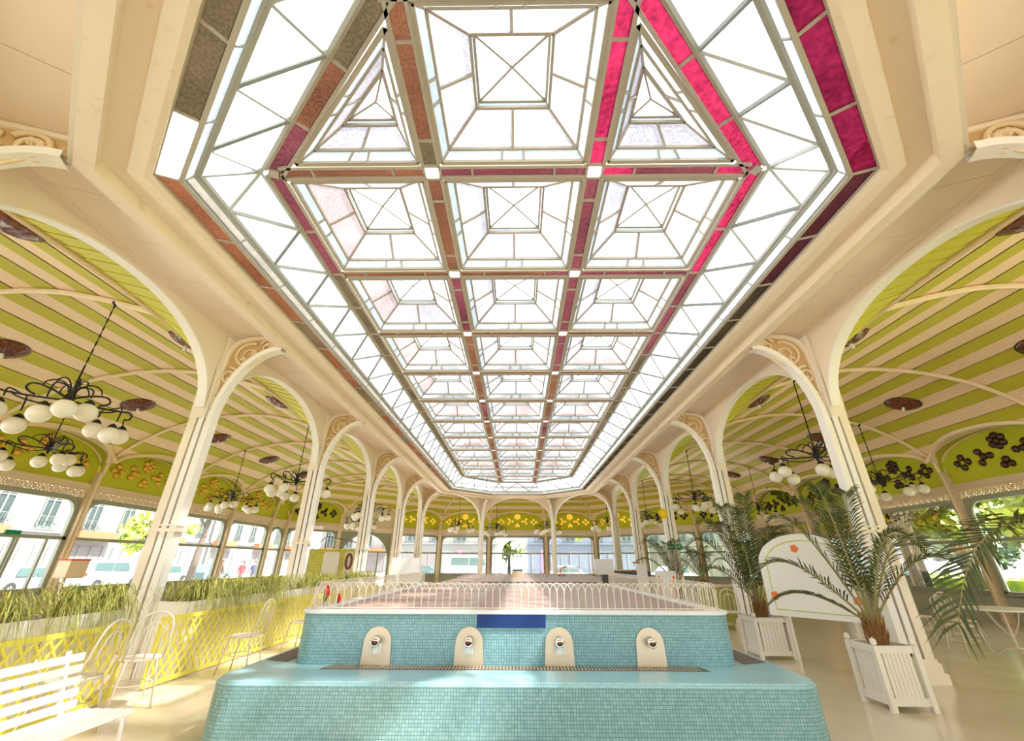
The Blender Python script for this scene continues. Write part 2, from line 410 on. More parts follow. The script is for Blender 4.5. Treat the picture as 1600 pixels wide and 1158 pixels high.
# ------------------------------------------------------------------ columns
def spiral(mb, c, r0, r1, a0, turns, ax, ay, r=.016, n=26, flat=1):
    pts = []
    for q in range(n+1):
        t = q/n; a = a0+turns*2*pi*t; rr = lerp(r0, r1, t)
        pts.append(c+ax*(rr*cos(a))+ay*(rr*sin(a)))
    mb.tube(pts, [lerp(r, r*.5, q/n) for q in range(n+1)], 5)
def column_meshes():
    """local frame: +x outward (gallery), +y along the arcade, z up; x = 0 on the arcade line"""
    out = {}
    m = MB()
    m.box((.12, 0, 2.0), (.13, .20, 4.0)); out['gallery_pilaster'] = m.mesh('gallery_pilaster', 'column')
    m = MB(); m.box((0, 0, 1.85), (.36, .11, 3.7)); out['slotted_core'] = m.mesh('slotted_core', 'slot')
    m = MB(); m.box((-.022, 0, 2.65), (.088, .19, 5.3)); out['middle_shaft'] = m.mesh('middle_shaft', 'column_w')
    # hall shaft: runs up and bends into the bracket arch to the ring beam
    m = MB()
    pts = [V(-.155, 0, .0), V(-.155, 0, 2.5), V(-.155, 0, 3.6)]
    cx, cz, rx, rz = -1.10, 3.62, .945, 1.445
    pts += [V(cx+rx*cos(a), 0, cz+rz*sin(a)) for a in [pi/2*q/14 for q in range(1, 15)]]
    w = .09
    rows = []
    for q, p in enumerate(pts):
        a = pts[max(0, q-1)]; b = pts[min(len(pts)-1, q+1)]; t = (b-a).normalized(); nn = V(-t.z, 0, t.x)
        h = .055 if q < 3 else .045
        rows.append([p+nn*h+V(0, -w, 0), p+nn*h+V(0, w, 0), p-nn*h+V(0, w, 0), p-nn*h+V(0, -w, 0), p+nn*h+V(0, -w, 0)])
    m.grid(rows); out['bracket_shaft'] = m.mesh('bracket_shaft', 'column_w')
    # curled bar under the soffit
    m = MB()
    pts = [V(-.045, 0, 3.9), V(-.05, 0, 4.6), V(-.07, 0, 4.95), V(-.13, 0, 5.14), V(-.24, 0, 5.25), V(-.40, 0, 5.30), V(-.62, 0, 5.32), V(-1.1, 0, 5.34)]
    m.tube(pts, [.05, .05, .055, .06, .055, .05, .045, .04], 8); out['curled_bar'] = m.mesh('curled_bar', 'column')
    # spandrel ornament: scrolls and leaves in the bracket
    m = MB(); ax, ay = V(1, 0, 0), V(0, 0, 1)
    for (x, z, r, a0, tn) in ((-.47, 4.93, .27, 2.0, -1.5), (-.22, 4.52, .17, 1.4, 1.6), (-.82, 5.11, .18, .4, 1.6), (-.15, 4.13, .08, .2, -1.3)):
        for yy in (-.03, .03):
            spiral(m, V(x, yy, z), r, r*.22, a0, tn, ax, ay, .036)
        for q in range(7):
            a = a0+q*.55
            p0 = V(x+r*.15*cos(a), 0, z+r*.15*sin(a)); p1 = V(x+r*.8*cos(a+.4), 0, z+r*.8*sin(a+.4))
            m.tube([p0, (p0+p1)/2+V(0, .03, .01), p1], [.012, .035, .008], 5); m.tube([p0, (p0+p1)/2+V(0, -.03, .01), p1], [.012, .035, .008], 5)
    m.tube([V(-.12, 0, 3.75), V(-.16, 0, 4.2), V(-.3, 0, 4.6), V(-.55, 0, 4.72), V(-.75, 0, 4.9), V(-1.05, 0, 5.2)], .02, 5)
    out['scroll_spandrel'] = m.mesh('scroll_spandrel', 'ornament', True)
    # backing plate of the spandrel (pierced panel)
    m = MB(); poly = [V(-.08, -.006, 3.7)]+[V(cx+rx*cos(a), -.006, cz+rz*sin(a)) for a in [pi/2*q/12 for q in range(0, 13)]]+[V(-1.12, -.006, 5.33), V(-.3, -.006, 5.3), V(-.12, -.006, 5.1)]
    for a, b in zip(poly[1:], poly[2:]):
        pass
    m.prism(poly, (0, .012, 0)); out['spandrel_panel'] = m.mesh('spandrel_panel', 'spandrel')
    m = MB(); m.box((-.03, 0, 1.88), (.47, .24, .05)); m.box((-.03, 0, 1.95), (.44, .22, .025)); out['collar'] = m.mesh('collar', 'column')
    m = MB(); m.box((-.03, 0, .06), (.56, .32, .12)); m.box((-.03, 0, .17), (.50, .27, .12)); m.box((-.03, 0, .25), (.46, .23, .05)); out['plinth'] = m.mesh('plinth', 'column')
    # flare above the springing (outer pilaster widening into the arch wall)
    m = MB()
    rows = []
    for q in range(8):
        z = 3.7+q*.235; hw = .10+.09*(q/7)**.8
        rows.append([V(-.05, -hw, z), V(-.05, hw, z), V(.19, hw, z), V(.19, -hw, z), V(-.05, -hw, z)])
    m.grid(rows); out['flared_head'] = m.mesh('flared_head', 'cream')
    return out
CM = column_meshes()
order = ['nearest', 'second', 'third', 'fourth', 'fifth', 'sixth']
def add_column(i, k, p, label):
    n = (p-CEN)
    if i in (0, 4) and k: n = V(1 if i == 0 else -1, 0, 0)
    else:   # octagon corners: bisector
        n = V(1 if p.x > 0 else -1, .414 if p.y > 14 else -.414, 0) if abs(p.x) > 4 else V(.414 if p.x > 0 else -.414, 1 if p.y > 14 else -1, 0)
    n.normalize()
    t = thing('column', label, 'column', p, atan2(n.y, n.x), 'cream iron columns around the hall')
    for nm, me in CM.items(): part(nm, me, t)
    return t
for i, k, p in colpos:
    if i in (6, 7) or (i == 5): continue
    sd_ = 'right' if p.x > 0 else 'left'
    if i == 0: lab = 'slim cream iron column, %s in the right-hand row counted from the front' % order[k]
    elif i == 4:
        lab = 'slim cream iron column, %s in the left-hand row counted from the front' % order[5-k]
    elif i == 1: lab = 'slim cream iron column, last of the right-hand row, by the far corner'
    elif i == 2: lab = 'slim cream iron column at the far end, right one of the middle pair'
    elif i == 3: lab = 'slim cream iron column at the far end, left one of the middle pair'
    add_column(i, k, p, lab)
add_column(5, 0, V(-CX_, CY0, 0), 'slim cream iron column, first in the left-hand row, mostly outside the frame')

# ================================================================== skylight
sky = thing('skylight', 'large octagonal stained glass skylight with coloured bands and coffered clear panes', 'skylight')
# --- coloured border strip
border = MB()
o0 = grow(STRIP, 0, ZS); o1 = grow(STRIP, -.24, ZS)
PITCH_B = BAY/2
for i in range(8):
    border.bar(o0[i], o0[(i+1) % 8], .03, .05); border.bar(o1[i], o1[(i+1) % 8], .045, .06)
def pick(x, y, side, j):  # sunlit tint at near right, shaded and dirty tints left and far
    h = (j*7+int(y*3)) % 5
    if side > 0: return 'g_red_sunlit' if (y < 6.5 and h != 4) else ('g_red_dim' if y < 12 else 'g_red_dirt_deep_shade')
    return ('g_red_dirt_deep_shade' if h in (0, 3) else 'g_red_dirt_shade')
border_panes = []
for i in range(8):
    a0, a1, b0, b1 = o0[i], o0[(i+1) % 8], o1[i], o1[(i+1) % 8]
    n = max(3, round((b1-b0).length/PITCH_B))
    for k in range(n):
        t0, t1 = k/n, (k+1)/n
        P = [a0.lerp(a1, t0), a0.lerp(a1, t1), b0.lerp(b1, t1), b0.lerp(b1, t0)]
        border.bar(P[0], P[3], .025, .04)
        c = sum(P, V(0, 0, 0))/4; s_ = 1 if c.x > 0 else -1
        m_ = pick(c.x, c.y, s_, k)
        if i == 0: m_ = 'g_red_dim' if c.y < 5.8 else 'g_red_dirt_deep_shade'
        if i == 7: m_ = 'g_red_sunlit' if k else 'g_red_sunlit'
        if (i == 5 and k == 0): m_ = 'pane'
        border_panes.append((P, m_, i))
bo = border.build('coloured_border', 'bar', sky)
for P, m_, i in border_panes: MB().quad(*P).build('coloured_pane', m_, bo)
# --- light upstand
up = MB(); q0, q1, q2 = grow(STRIP, -.26, ZS+.01), grow(STRIP, -.33, ZS+.10), grow(STRIP, -.36, ZS+.13)
for i in range(8):
    j = (i+1) % 8
    up.bar(q1[i], q1[j], .03, .03)
    n = max(2, round((q0[j]-q0[i]).length/PITCH_B))
    for k in range(n): up.bar(q0[i].lerp(q0[j], k/n), q1[i].lerp(q1[j], k/n), .02, .02)
uo = up.build('upstand', 'bar_l', sky)
for i in range(8):
    j = (i+1) % 8; MB().quad(q0[i], q0[j], q1[j], q1[i]).build('upstand_glass', 'pane_b', uo)
# --- triangulated sloping band
band = MB(); r1 = grow(RING, .13, ZR-.02); bandp = []
for i in range(8):
    j = (i+1) % 8; a0, a1, b0, b1 = q2[i], q2[j], r1[i], r1[j]
    band.bar(a0, a1, .05, .05); band.bar(b0, b1, .04, .05); band.bar(a0, b0, .04, .05)
    L = (b1-b0).length; n = max(2, round(L/PITCH_B)); 
    for k in range(n):
        u0_, u1_ = b0.lerp(b1, k/n), b0.lerp(b1, (k+1)/n); m0 = a0.lerp(a1, (k+.5)/n)
        l0 = a0.lerp(a1, (k-.5)/n) if k else a0
        if k: band.bar(l0, u0_, .035, .045); bandp.append((l0, m0, u0_))
        else: bandp.append((a0, m0, u0_))
        band.bar(u0_, m0, .035, .045); band.bar(m0, u1_, .035, .045); bandp.append((m0, u1_, u0_))
    bandp.append((m0, a1, b1))
ba = band.build('sloping_band', 'bar_l', sky)
for P in bandp: MB().quad(*[p+V(0, 0, .02) for p in P]).build('triangular_pane', 'pane', ba)

# --- coloured ring and rails
rails = MB(); railp = []
HW = .10
def rail(a, b, w, sec, side_mat):
    """coloured glass rail from a to b, framed on both edges; sec = list of pane break fractions"""
    d = (b-a).normalized(); s_ = V(-d.y, d.x, 0)*w
    rails.bar(a+s_, b+s_, .04, .06); rails.bar(a-s_, b-s_, .04, .06)
    for t in sec[1:-1]: rails.bar(a.lerp(b, t)+s_, a.lerp(b, t)-s_, .025, .05)
    for t0, t1 in zip(sec, sec[1:]):
        P = [a.lerp(b, t0)+s_, a.lerp(b, t1)+s_, a.lerp(b, t1)-s_, a.lerp(b, t0)-s_]; c = sum(P, V(0, 0, 0))/4
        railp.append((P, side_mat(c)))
def m_ring(c):  # ring and rail tints carry painted sun and shade by position
    if c.x > 0: return 'g_red_sunlit' if c.y < 6.1 else ('g_red_dim' if c.y < 9 else 'g_red_dirt_deep_shade')
    return ('g_red_dirt_shade' if c.y < 4 and int(c.y*2) % 2 else 'g_red_dirt_deep_shade') if c.y < 3.4 else ('g_red_dim' if c.y < 6.3 else 'g_red_dirt_deep_shade')
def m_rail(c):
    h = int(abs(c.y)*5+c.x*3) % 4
    if c.x > 0: return 'g_red_sunlit' if c.y < 4 else ('g_red_dim' if (c.y < 9 or h == 1) else 'g_red_dirt_shade')
    return ('g_red_dirt_deep_shade' if h in (0, 2) else 'g_red_dirt_shade') if c.y < 4 else ('g_red_dim' if h == 0 else 'g_red_dirt_shade')
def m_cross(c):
    if c.x > .3: return 'g_red_sunlit' if c.y < 4.5 and int(c.x*4) % 2 else ('g_red_dim' if c.y < 8 else 'g_red_dirt_shade')
    if c.x > -1 and c.y < 4.5: return 'g_red_dim'
    return 'g_red_dirt_shade'
rg = octo(*RING, ZR)
for i in range(8):
    a, b = rg[i], rg[(i+1) % 8]; n = max(2, round((b-a).length/PITCH_B))
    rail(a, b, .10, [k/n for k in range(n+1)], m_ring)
ys = [RING[2]+k*BAY for k in range(ROWN+1)]
yend = [RING[2]-(RING[0]-RING[1])]+ys+[RING[3]+(RING[0]-RING[1])]
xs = [-RING[0]+.1, -RX, RX, RING[0]-.1]
for y in ys:
    for x0, x1 in zip(xs, xs[1:]):
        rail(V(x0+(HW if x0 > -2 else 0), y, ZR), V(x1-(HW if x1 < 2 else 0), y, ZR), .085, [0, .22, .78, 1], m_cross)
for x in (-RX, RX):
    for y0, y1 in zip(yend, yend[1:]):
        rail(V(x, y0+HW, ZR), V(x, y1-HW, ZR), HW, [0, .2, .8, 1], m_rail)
    for y in ys:
        railp.append(([V(x-HW, y-HW, ZR), V(x+HW, y-HW, ZR), V(x+HW, y+HW, ZR), V(x-HW, y+HW, ZR)], 'pane'))
        for s_ in (-1, 1): rails.bar(V(x-HW, y+s_*HW, ZR), V(x+HW, y+s_*HW, ZR), .03, .05); rails.bar(V(x+s_*HW, y-HW, ZR), V(x+s_*HW, y+HW, ZR), .03, .05)
for p_ in rg: rails.box((p_.x, p_.y, ZR), (.12, .12, .05), pi/8)
for x in (-RX, RX):
    for y in (yend[0], yend[-1]): rails.box((x, y, ZR+.005), (.30, .26, .05))
ra = rails.build('coloured_rail', 'bar', sky)
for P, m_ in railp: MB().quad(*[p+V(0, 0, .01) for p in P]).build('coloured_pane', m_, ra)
# --- coffers
def inset(poly, d):
    n = len(poly); out = []
    for i in range(n):
        p, q, r = poly[i-1], poly[i], poly[(i+1) % n]
        e1 = (q-p).normalized(); e2 = (r-q).normalized(); n1 = V(-e1.y, e1.x, 0); n2 = V(-e2.y, e2.x, 0)
        bis = n1+n2; out.append(q+bis*(d/(1+n1.dot(n2))))
    return out
def coffer(poly, tri, row):
    lv = [(.0, 0), (.10, .12), (.25 if tri else .46, .38), (.28 if tri else .495, .45)]
    R = [[p+V(0, 0, ZR+z-p.z) for p in inset(poly, d)] for d, z in lv]
    n = len(poly); cen = sum(R[3], V(0, 0, 0))/n+V(0, 0, .05)
    fr = MB(); panes = []; sc = .028
    for L in range(4):
        for i in range(n): fr.bar(R[L][i], R[L][(i+1) % n], .03 if L else .05, .04)
    for i in range(n):
        j = (i+1) % n
        fr.bar(R[0][i], R[1][i], sc, .035); fr.bar(R[1][i], R[2][i], sc, .04); fr.bar(R[2][i], R[3][i], .02, .03); fr.bar(R[3][i], cen, .022, .03)
        # upstand in three panes
        for t0, t1 in ((0, .42), (.42, .58), (.58, 1)):
            panes.append(([R[0][i].lerp(R[0][j], t0), R[0][i].lerp(R[0][j], t1), R[1][i].lerp(R[1][j], t1), R[1][i].lerp(R[1][j], t0)], 'pane_b'))
            if t0: fr.bar(R[0][i].lerp(R[0][j], t0), R[1][i].lerp(R[1][j], t0), .022, .03)
        L1 = (R[1][j]-R[1][i]).length; nn = 2 if L1 > 1.0 else 1
        e = (R[1][j]-R[1][i]).normalized(); pk = 'pane_p' if (e.y < -.5 and R[0][0].x < -1 and row > 0 and 0) else 'pane_h'
        mid = (R[1][i]+R[1][j])/2
        if row > 0 and poly[0].x < -1 and mid.x < cen.x-.4: pk = 'pane_p'
        if row >= 3 and abs(mid.x-cen.x) < .3 and row % 2: pk = 'pane_p'
        for q in range(nn):
            t0, t1 = q/nn, (q+1)/nn
            panes.append(([R[1][i].lerp(R[1][j], t0), R[1][i].lerp(R[1][j], t1), R[2][i].lerp(R[2][j], t1), R[2][i].lerp(R[2][j], t0)], pk))
            if q: fr.bar(R[1][i].lerp(R[1][j], t0), R[2][i].lerp(R[2][j], t0), .028, .035)
        panes.append(([R[2][i], R[2][j], R[3][j], R[3][i]], 'pane_b'))
        panes.append(([R[3][i], R[3][j], cen], 'pane'))
    co = fr.build('coffer', 'bar', sky)
    if row <= 4:
        for P, m_ in panes: MB().quad(*P).build('pane', m_, co)
    else:
        for mm in ('pane_b', 'pane_h', 'pane_p', 'pane'):
            mb = MB()
            for P, m_ in panes:
                if m_ == mm: mb.quad(*P)
            if mb.v: mb.build('panes', mm, co)['kind'] = 'stuff'
g = .14
for r in range(ROWN):
    for x0, x1 in zip([-RING[0]+.02, -RX, RX], [-RX, RX, RING[0]-.02]):
        coffer([V(x0+g, ys[r]+g, ZR), V(x1-g, ys[r]+g, ZR), V(x1-g, ys[r+1]-g, ZR), V(x0+g, ys[r+1]-g, ZR)], False, r+1)
for sgn in (0, 1):
    yb = ys[0] if not sgn else ys[-1]; ye = yend[0] if not sgn else yend[-1]
    rw = 0 if not sgn else ROWN+1
    q = [V(-RX, ye, ZR), V(RX, ye, ZR), V(RX, yb, ZR), V(-RX, yb, ZR)]
    if sgn: q = [V(-RX, yb, ZR), V(RX, yb, ZR), V(RX, ye, ZR), V(-RX, ye, ZR)]
    coffer(inset(q, g), False, rw)
    for s_ in (-1, 1):
        t = [V(s_*RX, ye, ZR), V(s_*RING[0], yb, ZR), V(s_*RX, yb, ZR)]
        a = (t[1]-t[0]).cross(t[2]-t[0]).z
        if a < 0: t.reverse()
        coffer(inset(t, g), True, rw)
# ================================================================== gallery vault
XW = 13.4
F_TAB = [(0, 3.98), (.07, 4.13), (.14, 4.26), (.23, 4.40), (.30, 4.47), (.38, 4.49), (.47, 4.46), (.56, 4.38), (.66, 4.22), (.74, 4.03), (.82, 3.74), (.89, 3.42), (.95, 3.06), (1, 2.72)]
def Fz(s): return interp(F_TAB, s)+H
YN = [2.8, 6.5, 10.2, 13.96, 17.7, 21.4, 25.1]
PUR = (CX_+.80, 2.3+.80*.414, CY0-.80*.414, CY0+5*CSP+.80*.414)
PU = octo(PUR[0], PUR[1], PUR[2], PUR[3])
WCY = 26.8
# regions: list of (name, [(inner, outer), ...] at wall nodes, bay kinds)
def side_nodes(s):
    out = [(V(s*PUR[0], PUR[2], 0), V(s*XW, -.9, 0))]
    for y in YN: out.append((V(s*PUR[0], max(PUR[2], y), 0), V(s*XW, y, 0)))
    out.append((V(s*PUR[0], PUR[3], 0), V(s*XW, WCY, 0)))
    return out
def obl_nodes(s):
    o = [V(s*XW, WCY, 0), V(s*11.1, 29.07, 0), V(s*8.44, 31.77, 0), V(s*5.71, 34.5, 0)]
    a, b = V(s*PUR[0], PUR[3], 0), V(s*PUR[1], PUR[3]+PUR[0]-PUR[1], 0)
    return [(a.lerp(b, t), p) for t, p in zip((0, .28, .62, 1), o)]
def end_nodes():
    y = PUR[3]+PUR[0]-PUR[1]
    return [(V(PUR[1], y, 0), V(5.71, 34.5, 0)), (V(.92, y, 0), V(2.07, 34.5, 0)), (V(-.92, y, 0), V(-2.07, 34.5, 0)), (V(-PUR[1], y, 0), V(-5.71, 34.5, 0))]
def near_nodes(s):
    a, b = V(s*PUR[0], PUR[2], 0), V(s*PUR[1], PUR[2]-PUR[0]+PUR[1], 0)
    return [(a, V(s*XW, -.9, 0)), (a.lerp(b, .5), V(s*9.4, -4.9, 0)), (b, V(s*5.6, -8.7, 0))]
def near_end():
    y = PUR[2]-PUR[0]+PUR[1]
    return [(V(PUR[1], y, 0), V(5.6, -8.7, 0)), (V(0, y, 0), V(0, -8.7, 0)), (V(-PUR[1], y, 0), V(-5.6, -8.7, 0))]
regions = [('right', side_nodes(1)), ('left', side_nodes(-1)), ('far_right', obl_nodes(1)), ('far_left', obl_nodes(-1)), ('far', end_nodes()), ('near_right', near_nodes(1)), ('near_left', near_nodes(-1)), ('near', near_end())]
ZSP, ZAP = 2.72, 3.42          # lunette spring and crown, relative to the camera height
def Wz(t): return H+ZSP+(ZAP-ZSP)*sqrt(max(0, 1-t*t))
NSTR = 18
arcl = [0]
for q in range(100):
    s0, s1 = q/100, (q+1)/100; arcl.append(arcl[-1]+math.hypot((s1-s0)*7.1, Fz(s1)-Fz(s0)))
def s_at(l):
    for q in range(100):
        if l <= arcl[q+1]: return (q+(l-arcl[q])/max(1e-9, arcl[q+1]-arcl[q]))/100
    return 1
SB = [s_at(arcl[-1]*k/NSTR) for k in range(NSTR+1)]
for rname, nodes in regions:
    near = rname.startswith('near')
    secs = []       # (inner, outer, t in bay or None)
    for (i0, o0_), (i1, o1_) in zip(nodes, nodes[1:]):
        n = 36 if (o1_-o0_).length > 2.5 else 8
        for q in range(n):
            secs.append((i0.lerp(i1, q/n), o0_.lerp(o1_, q/n), -1+2*q/n))
    secs.append((*nodes[-1], 1))
    run = [0]
    for a, b in zip(secs, secs[1:]): run.append(run[-1]+(b[1]-a[1]).length)
    for k in range(NSTR):
        sub = 4
        svals = [lerp(SB[k]+.0008, SB[k+1]-.0008, q/sub) for q in range(sub+1)]
        lift = 0 if k % 2 else .012
        V1, V2 = MB(), MB(); u1, u2 = [], []
        Pt = []
        for i, (a, b, t) in enumerate(secs):
            Pt.append([])
            for s in svals:
                p = a.lerp(b, s); zf, zw = Fz(s), Wz(t)
                p.z = max(zf, zw)+lift; Pt[-1].append((p, zw > zf, (s*7.4, run[i])))
        for i in range(len(secs)-1):
            for q in range(sub):
                cs = [Pt[i][q], Pt[i][q+1], Pt[i+1][q+1], Pt[i+1][q]]
                lun = sum(c[1] for c in cs) >= 2
                tgt, uu = (V2, u2) if lun else (V1, u1)
                tgt.quad(*[c[0] for c in cs]); uu += [c[2] for c in cs]
        if V1.v: V1.build('stripe_board', 'stripe_g' if k % 2 else 'stripe_c', soffit, uv=u1)
        if V2.v: V2.build('lunette_boarding', 'vault_g', soffit, uv=u2)
    # ribs at the wall nodes
    if near: continue
    for i, (a, b) in enumerate(nodes):
        if rname in ('far_right', 'far_left') and i in (0, 3): continue
        if rname in ('right', 'left') and i == 0: continue
        pts = []
        for q in range(25):
            s = q/24*.965; p = a.lerp(b, s); p.z = Fz(s)-.045; pts.append(p)
        e = pts[-1].copy(); e.z = H+2.55; e += (b-a).normalized()*.05; pts.append(e)
        MB().tube(pts, .055, 6, flat=.9).build('vault_rib', 'rib', soffit)
        off = V(0, 0, .05)
        # branching rings of the lunette vaults
    for (i0, o0_), (i1, o1_) in zip(nodes, nodes[1:]):
        if (o1_-o0_).length < 2.5: continue
        for kind, r in ((0, .055), (1, .07)):
            pts = []
            for q in range(23):
                t = -1+2*q/22*1.0; tq = (t+1)/2
                a, b = i0.lerp(i1, tq), o0_.lerp(o1_, tq); zw = Wz(t*.97)
                if kind == 0: s = 1-.45/(b-a).length
                else:
                    s = 1.0
                    for z in range(200):
                        if Fz(1-z/400) >= zw: s = 1-z/400; break
                p = a.lerp(b, min(s, .985)); p.z = zw-.03; pts.append(p)
            MB().tube(pts, r, 5).build('lunette_rib', 'rib', soffit)
        m = MB()
        a, b = i0.lerp(i1, .5), o0_.lerp(o1_, .5); zw = Wz(0)-.03
        p = a.lerp(b, 1-.45/(b-a).length); q_ = a.lerp(b, .9); p.z = q_.z = zw; m.bar(p, q_, .05, .05)
        m.build('rib_tie', 'rib', soffit)

# ================================================================== outer walls, piers and windows
wall_s = {n: struct('wall_'+n) for n in ('left', 'right', 'far', 'far_left', 'far_right', 'near')}
wall_s['near_left'] = wall_s['near_right'] = wall_s['near']
ZC0, ZC1 = H+2.02, H+2.17       # cornice
ZH = H+1.72                     # window head
ZT = H+.62                      # transom
ZL = .66                        # low wall
BOSS = MB().lathe([(.098, 0), (.094, .04), (.065, .082), (.02, .1)], n=10).mesh('glass_boss', 'gold', True)
BOSS_UNLIT = MB().lathe([(.098, 0), (.094, .04), (.065, .082), (.02, .1)], n=10).mesh('glass_boss', 'unlitboss_rim', True)
BOSS_L = MB().lathe([(.068, 0), (.064, .03), (.05, .062), (.018, .078)], n=10).mesh('glass_boss', 'litboss', True)
FL = [(.21*cos(a), .21*sin(a)) for a in [pi/3*q+.5 for q in range(6)]]
def boss_layout():
    P = [(0, .40)]+[(x*.75, .40+y*.75) for x, y in FL]
    for s in (-1, 1):
        P += [(s*.33, .06), (s*.50, .06), (s*.60, .22), (s*.60, -.10)]
        P += [(s*1.12-.16, .02), (s*1.12+.16, .02), (s*1.12, .17), (s*1.12, -.13)]
    P += [(0, -.14), (-.09, -.27), (.09, -.27)]
    return P
BL = boss_layout()
nwin = [0]
lattice = {}
def frieze_mesh(L):
    key = round(L, 1)
    if key in lattice: return lattice[key]
    m = MB(); n = max(4, round(L/.24)); z0, z1 = ZH+.05, ZC0-.01; zc = (z0+z1)/2; r = (z1-z0)/2
    for q in range(n):
        x = -L/2+(q+.5)*L/n
        m.tube([V(x+r*.92*cos(a), 0, zc+r*.92*sin(a)) for a in [2*pi*k/10 for k in range(10)]], .026, 4, True)
        m.tube([V(x+r*.45*cos(a), 0, zc+r*.45*sin(a)) for a in [2*pi*k/6 for k in range(6)]], .028, 4, True)
        m.bar((x-L/n/2, 0, z0), (x+L/n/2, 0, z1), .034, .02, (0, 1, 0)); m.bar((x-L/n/2, 0, z1), (x+L/n/2, 0, z0), .034, .02, (0, 1, 0))
        m.box((x+L/n/2, 0, zc), (.05, .02, .05))
    lattice[key] = m.mesh('iron_frieze', 'frieze'); return lattice[key]
def wall_bay(W, a, b, kind, boss, region):
    """one bay of the outer wall from node a to node b (plan points)"""
    d = b-a; L = d.length; d = d.normalized(); n = outward(a, b); mid = (a+b)/2; ang = atan2(d.y, d.x)
    def P(x, z, o=0): p = mid+d*x+n*o; p.z = z; return p
    pw = .11; hw = L/2-pw
    # dado
    if kind != 'door':
        m = MB(); m.prism([P(-L/2, 0), P(L/2, 0), P(L/2, ZL), P(-L/2, ZL)], n*.14); m.build('dado', 'dado', W)
        MB().prism([P(-L/2, ZL, -.05), P(L/2, ZL, -.05), P(L/2, ZL+.045, -.05), P(-L/2, ZL+.045, -.05)], n*.25).build('sill', 'frame', W)
    # cornice
    MB().prism([P(-L/2, ZC0, -.08), P(L/2, ZC0, -.08), P(L/2, ZC1, -.08), P(-L/2, ZC1, -.08)], n*.2).prism([P(-L/2, ZC0-.05, -.04), P(L/2, ZC0-.05, -.04), P(L/2, ZC0, -.04), P(-L/2, ZC0, -.04)], n*.12).build('cornice', 'frieze', W)
    # lunette
    NT = 20; ts = [-1+2*q/NT for q in range(NT+1)]
    top = [P(t*(L/2-.02), Wz(t*.985), .0) for t in ts]
    m = MB(); m.grid([[P(t*(L/2-.02), ZC1-.03, 0) for t in ts], top])
    lu = m.build('lunette', 'lime' if kind != 'door' else 'beige', W)
    MB().tube([p-n*.02 for p in top], .035, 5).build('lunette_border', 'rib', lu)
    if boss and kind != 'door':
        near_enough = mid.y < 19
        me = {'gold': BOSS, 'brown': BOSS_UNLIT, 'lit': BOSS_L}[boss]  # one amber glass: brown is its unlit look, lit its daylight glow
        R = Matrix((d, V(0, 0, 1), -n)).transposed() if True else None
        sc = min(1, L/3.75)
        stuff = MB()
        for q, (x, z) in enumerate(BL):
            o = bpy.data.objects.new('glass_boss', me); 
            mm = R.to_4x4(); mm.translation = P(x*1.08*sc, H+2.70+z*.95, 0)
            C.objects.link(o); o.parent = lu; o.matrix_local = mm
    # frieze
    if kind != 'narrow':
        fo = part('iron_frieze', frieze_mesh(L-.2), W); fo.location = mid+n*.04; fo.rotation_euler = (0, 0, ang); fo['kind'] = 'stuff'
    else:
        MB().prism([P(-L/2, ZH+.0), P(L/2, ZH+.0), P(L/2, ZC0), P(-L/2, ZC0)], n*.06).build('spandrel', 'frieze', W)
    # window
    nwin[0] += 1
    wo = struct('window_%d' % nwin[0])
    r = .42 if kind == 'wide' else hw-.06
    z0 = ZL+.045 if kind != 'door' else .02
    head = []
    for q in range(9):
        a_ = pi/2*q/8; head.append((hw-.05-r+r*cos(a_), ZH-r+r*sin(a_)))
    outline = [(hw-.05, z0)]+head+[(-x, z) for x, z in reversed(head)]+[(-(hw-.05), z0)]
    m = MB(); fw = .10
    for (x0, za), (x1, zb) in zip(outline, outline[1:]+outline[:1]):
        m.bar(P(x0, za, .05), P(x1, zb, .05), .13, fw, n)
    # solid corner between frame and pier
    for s in (-1, 1):
        poly = [P(s*(hw+.02), ZH-r, .045)]+[P(s*x, z, .045) for x, z in head]+[P(s*(hw-.05-r), ZH+.05, .045), P(s*(hw+.02), ZH+.05, .045)]
        m.prism(poly, n*.03)
    m.build('window_frame', 'frame', wo)
    MB().bar(P(-hw, ZT, .05), P(hw, ZT, .05), .09, .10, n).build('transom', 'frame', wo)
    if region == 'left' and 10 < a.y < 10.5:
        for x in (-1.0, -.9, .35, .45, 1.25): MB().bar(P(x, ZL, .05), P(x, ZT, .05), .06, .07, n).build('door_stile', 'frame', wo)
        MB().box(P(.2, ZT+.08, -.02), (.05, .4, .1)).build('door_closer', 'green_sign', wo)
    if kind == 'door':
        m = MB()
        for x in (-.95, 0, .95): m.bar(P(x, 0, .05), P(x, ZT, .05), .09, .08, n)
        for x in (-.48, .48): m.bar(P(x-.4, .25, .05), P(x+.4, .25, .05), .12, .06, n)
        m.build('door_frame', 'frame', wo)
    MB().quad(*[P(x, z, .06) for x, z in outline]).build('pane', 'glass', wo)
def pier(W, p, n, h=None):
    d = V(-n.y, n.x, 0); rows = []
    for z, w_, t_, o in ((0, .13, .12, 0), (.7, .12, .10, 0), (2.0, .105, .09, -.01), (H+2.1, .10, .08, -.03), (H+2.55, .09, .07, -.10)):
        c = p+n*(o-.02); c.z = z
        rows.append([c-d*w_-n*t_, c+d*w_-n*t_, c+d*w_+n*t_, c-d*w_+n*t_, c-d*w_-n*t_])
    MB().grid(rows).build('pier', 'pier', W)
    MB().tube([V(*(p-n*.13)[:2], .0), V(*(p-n*.13)[:2], 2.2), V(*(p-n*.16)[:2], H+2.5)], .035, 6).build('pier_moulding', 'rib', W)
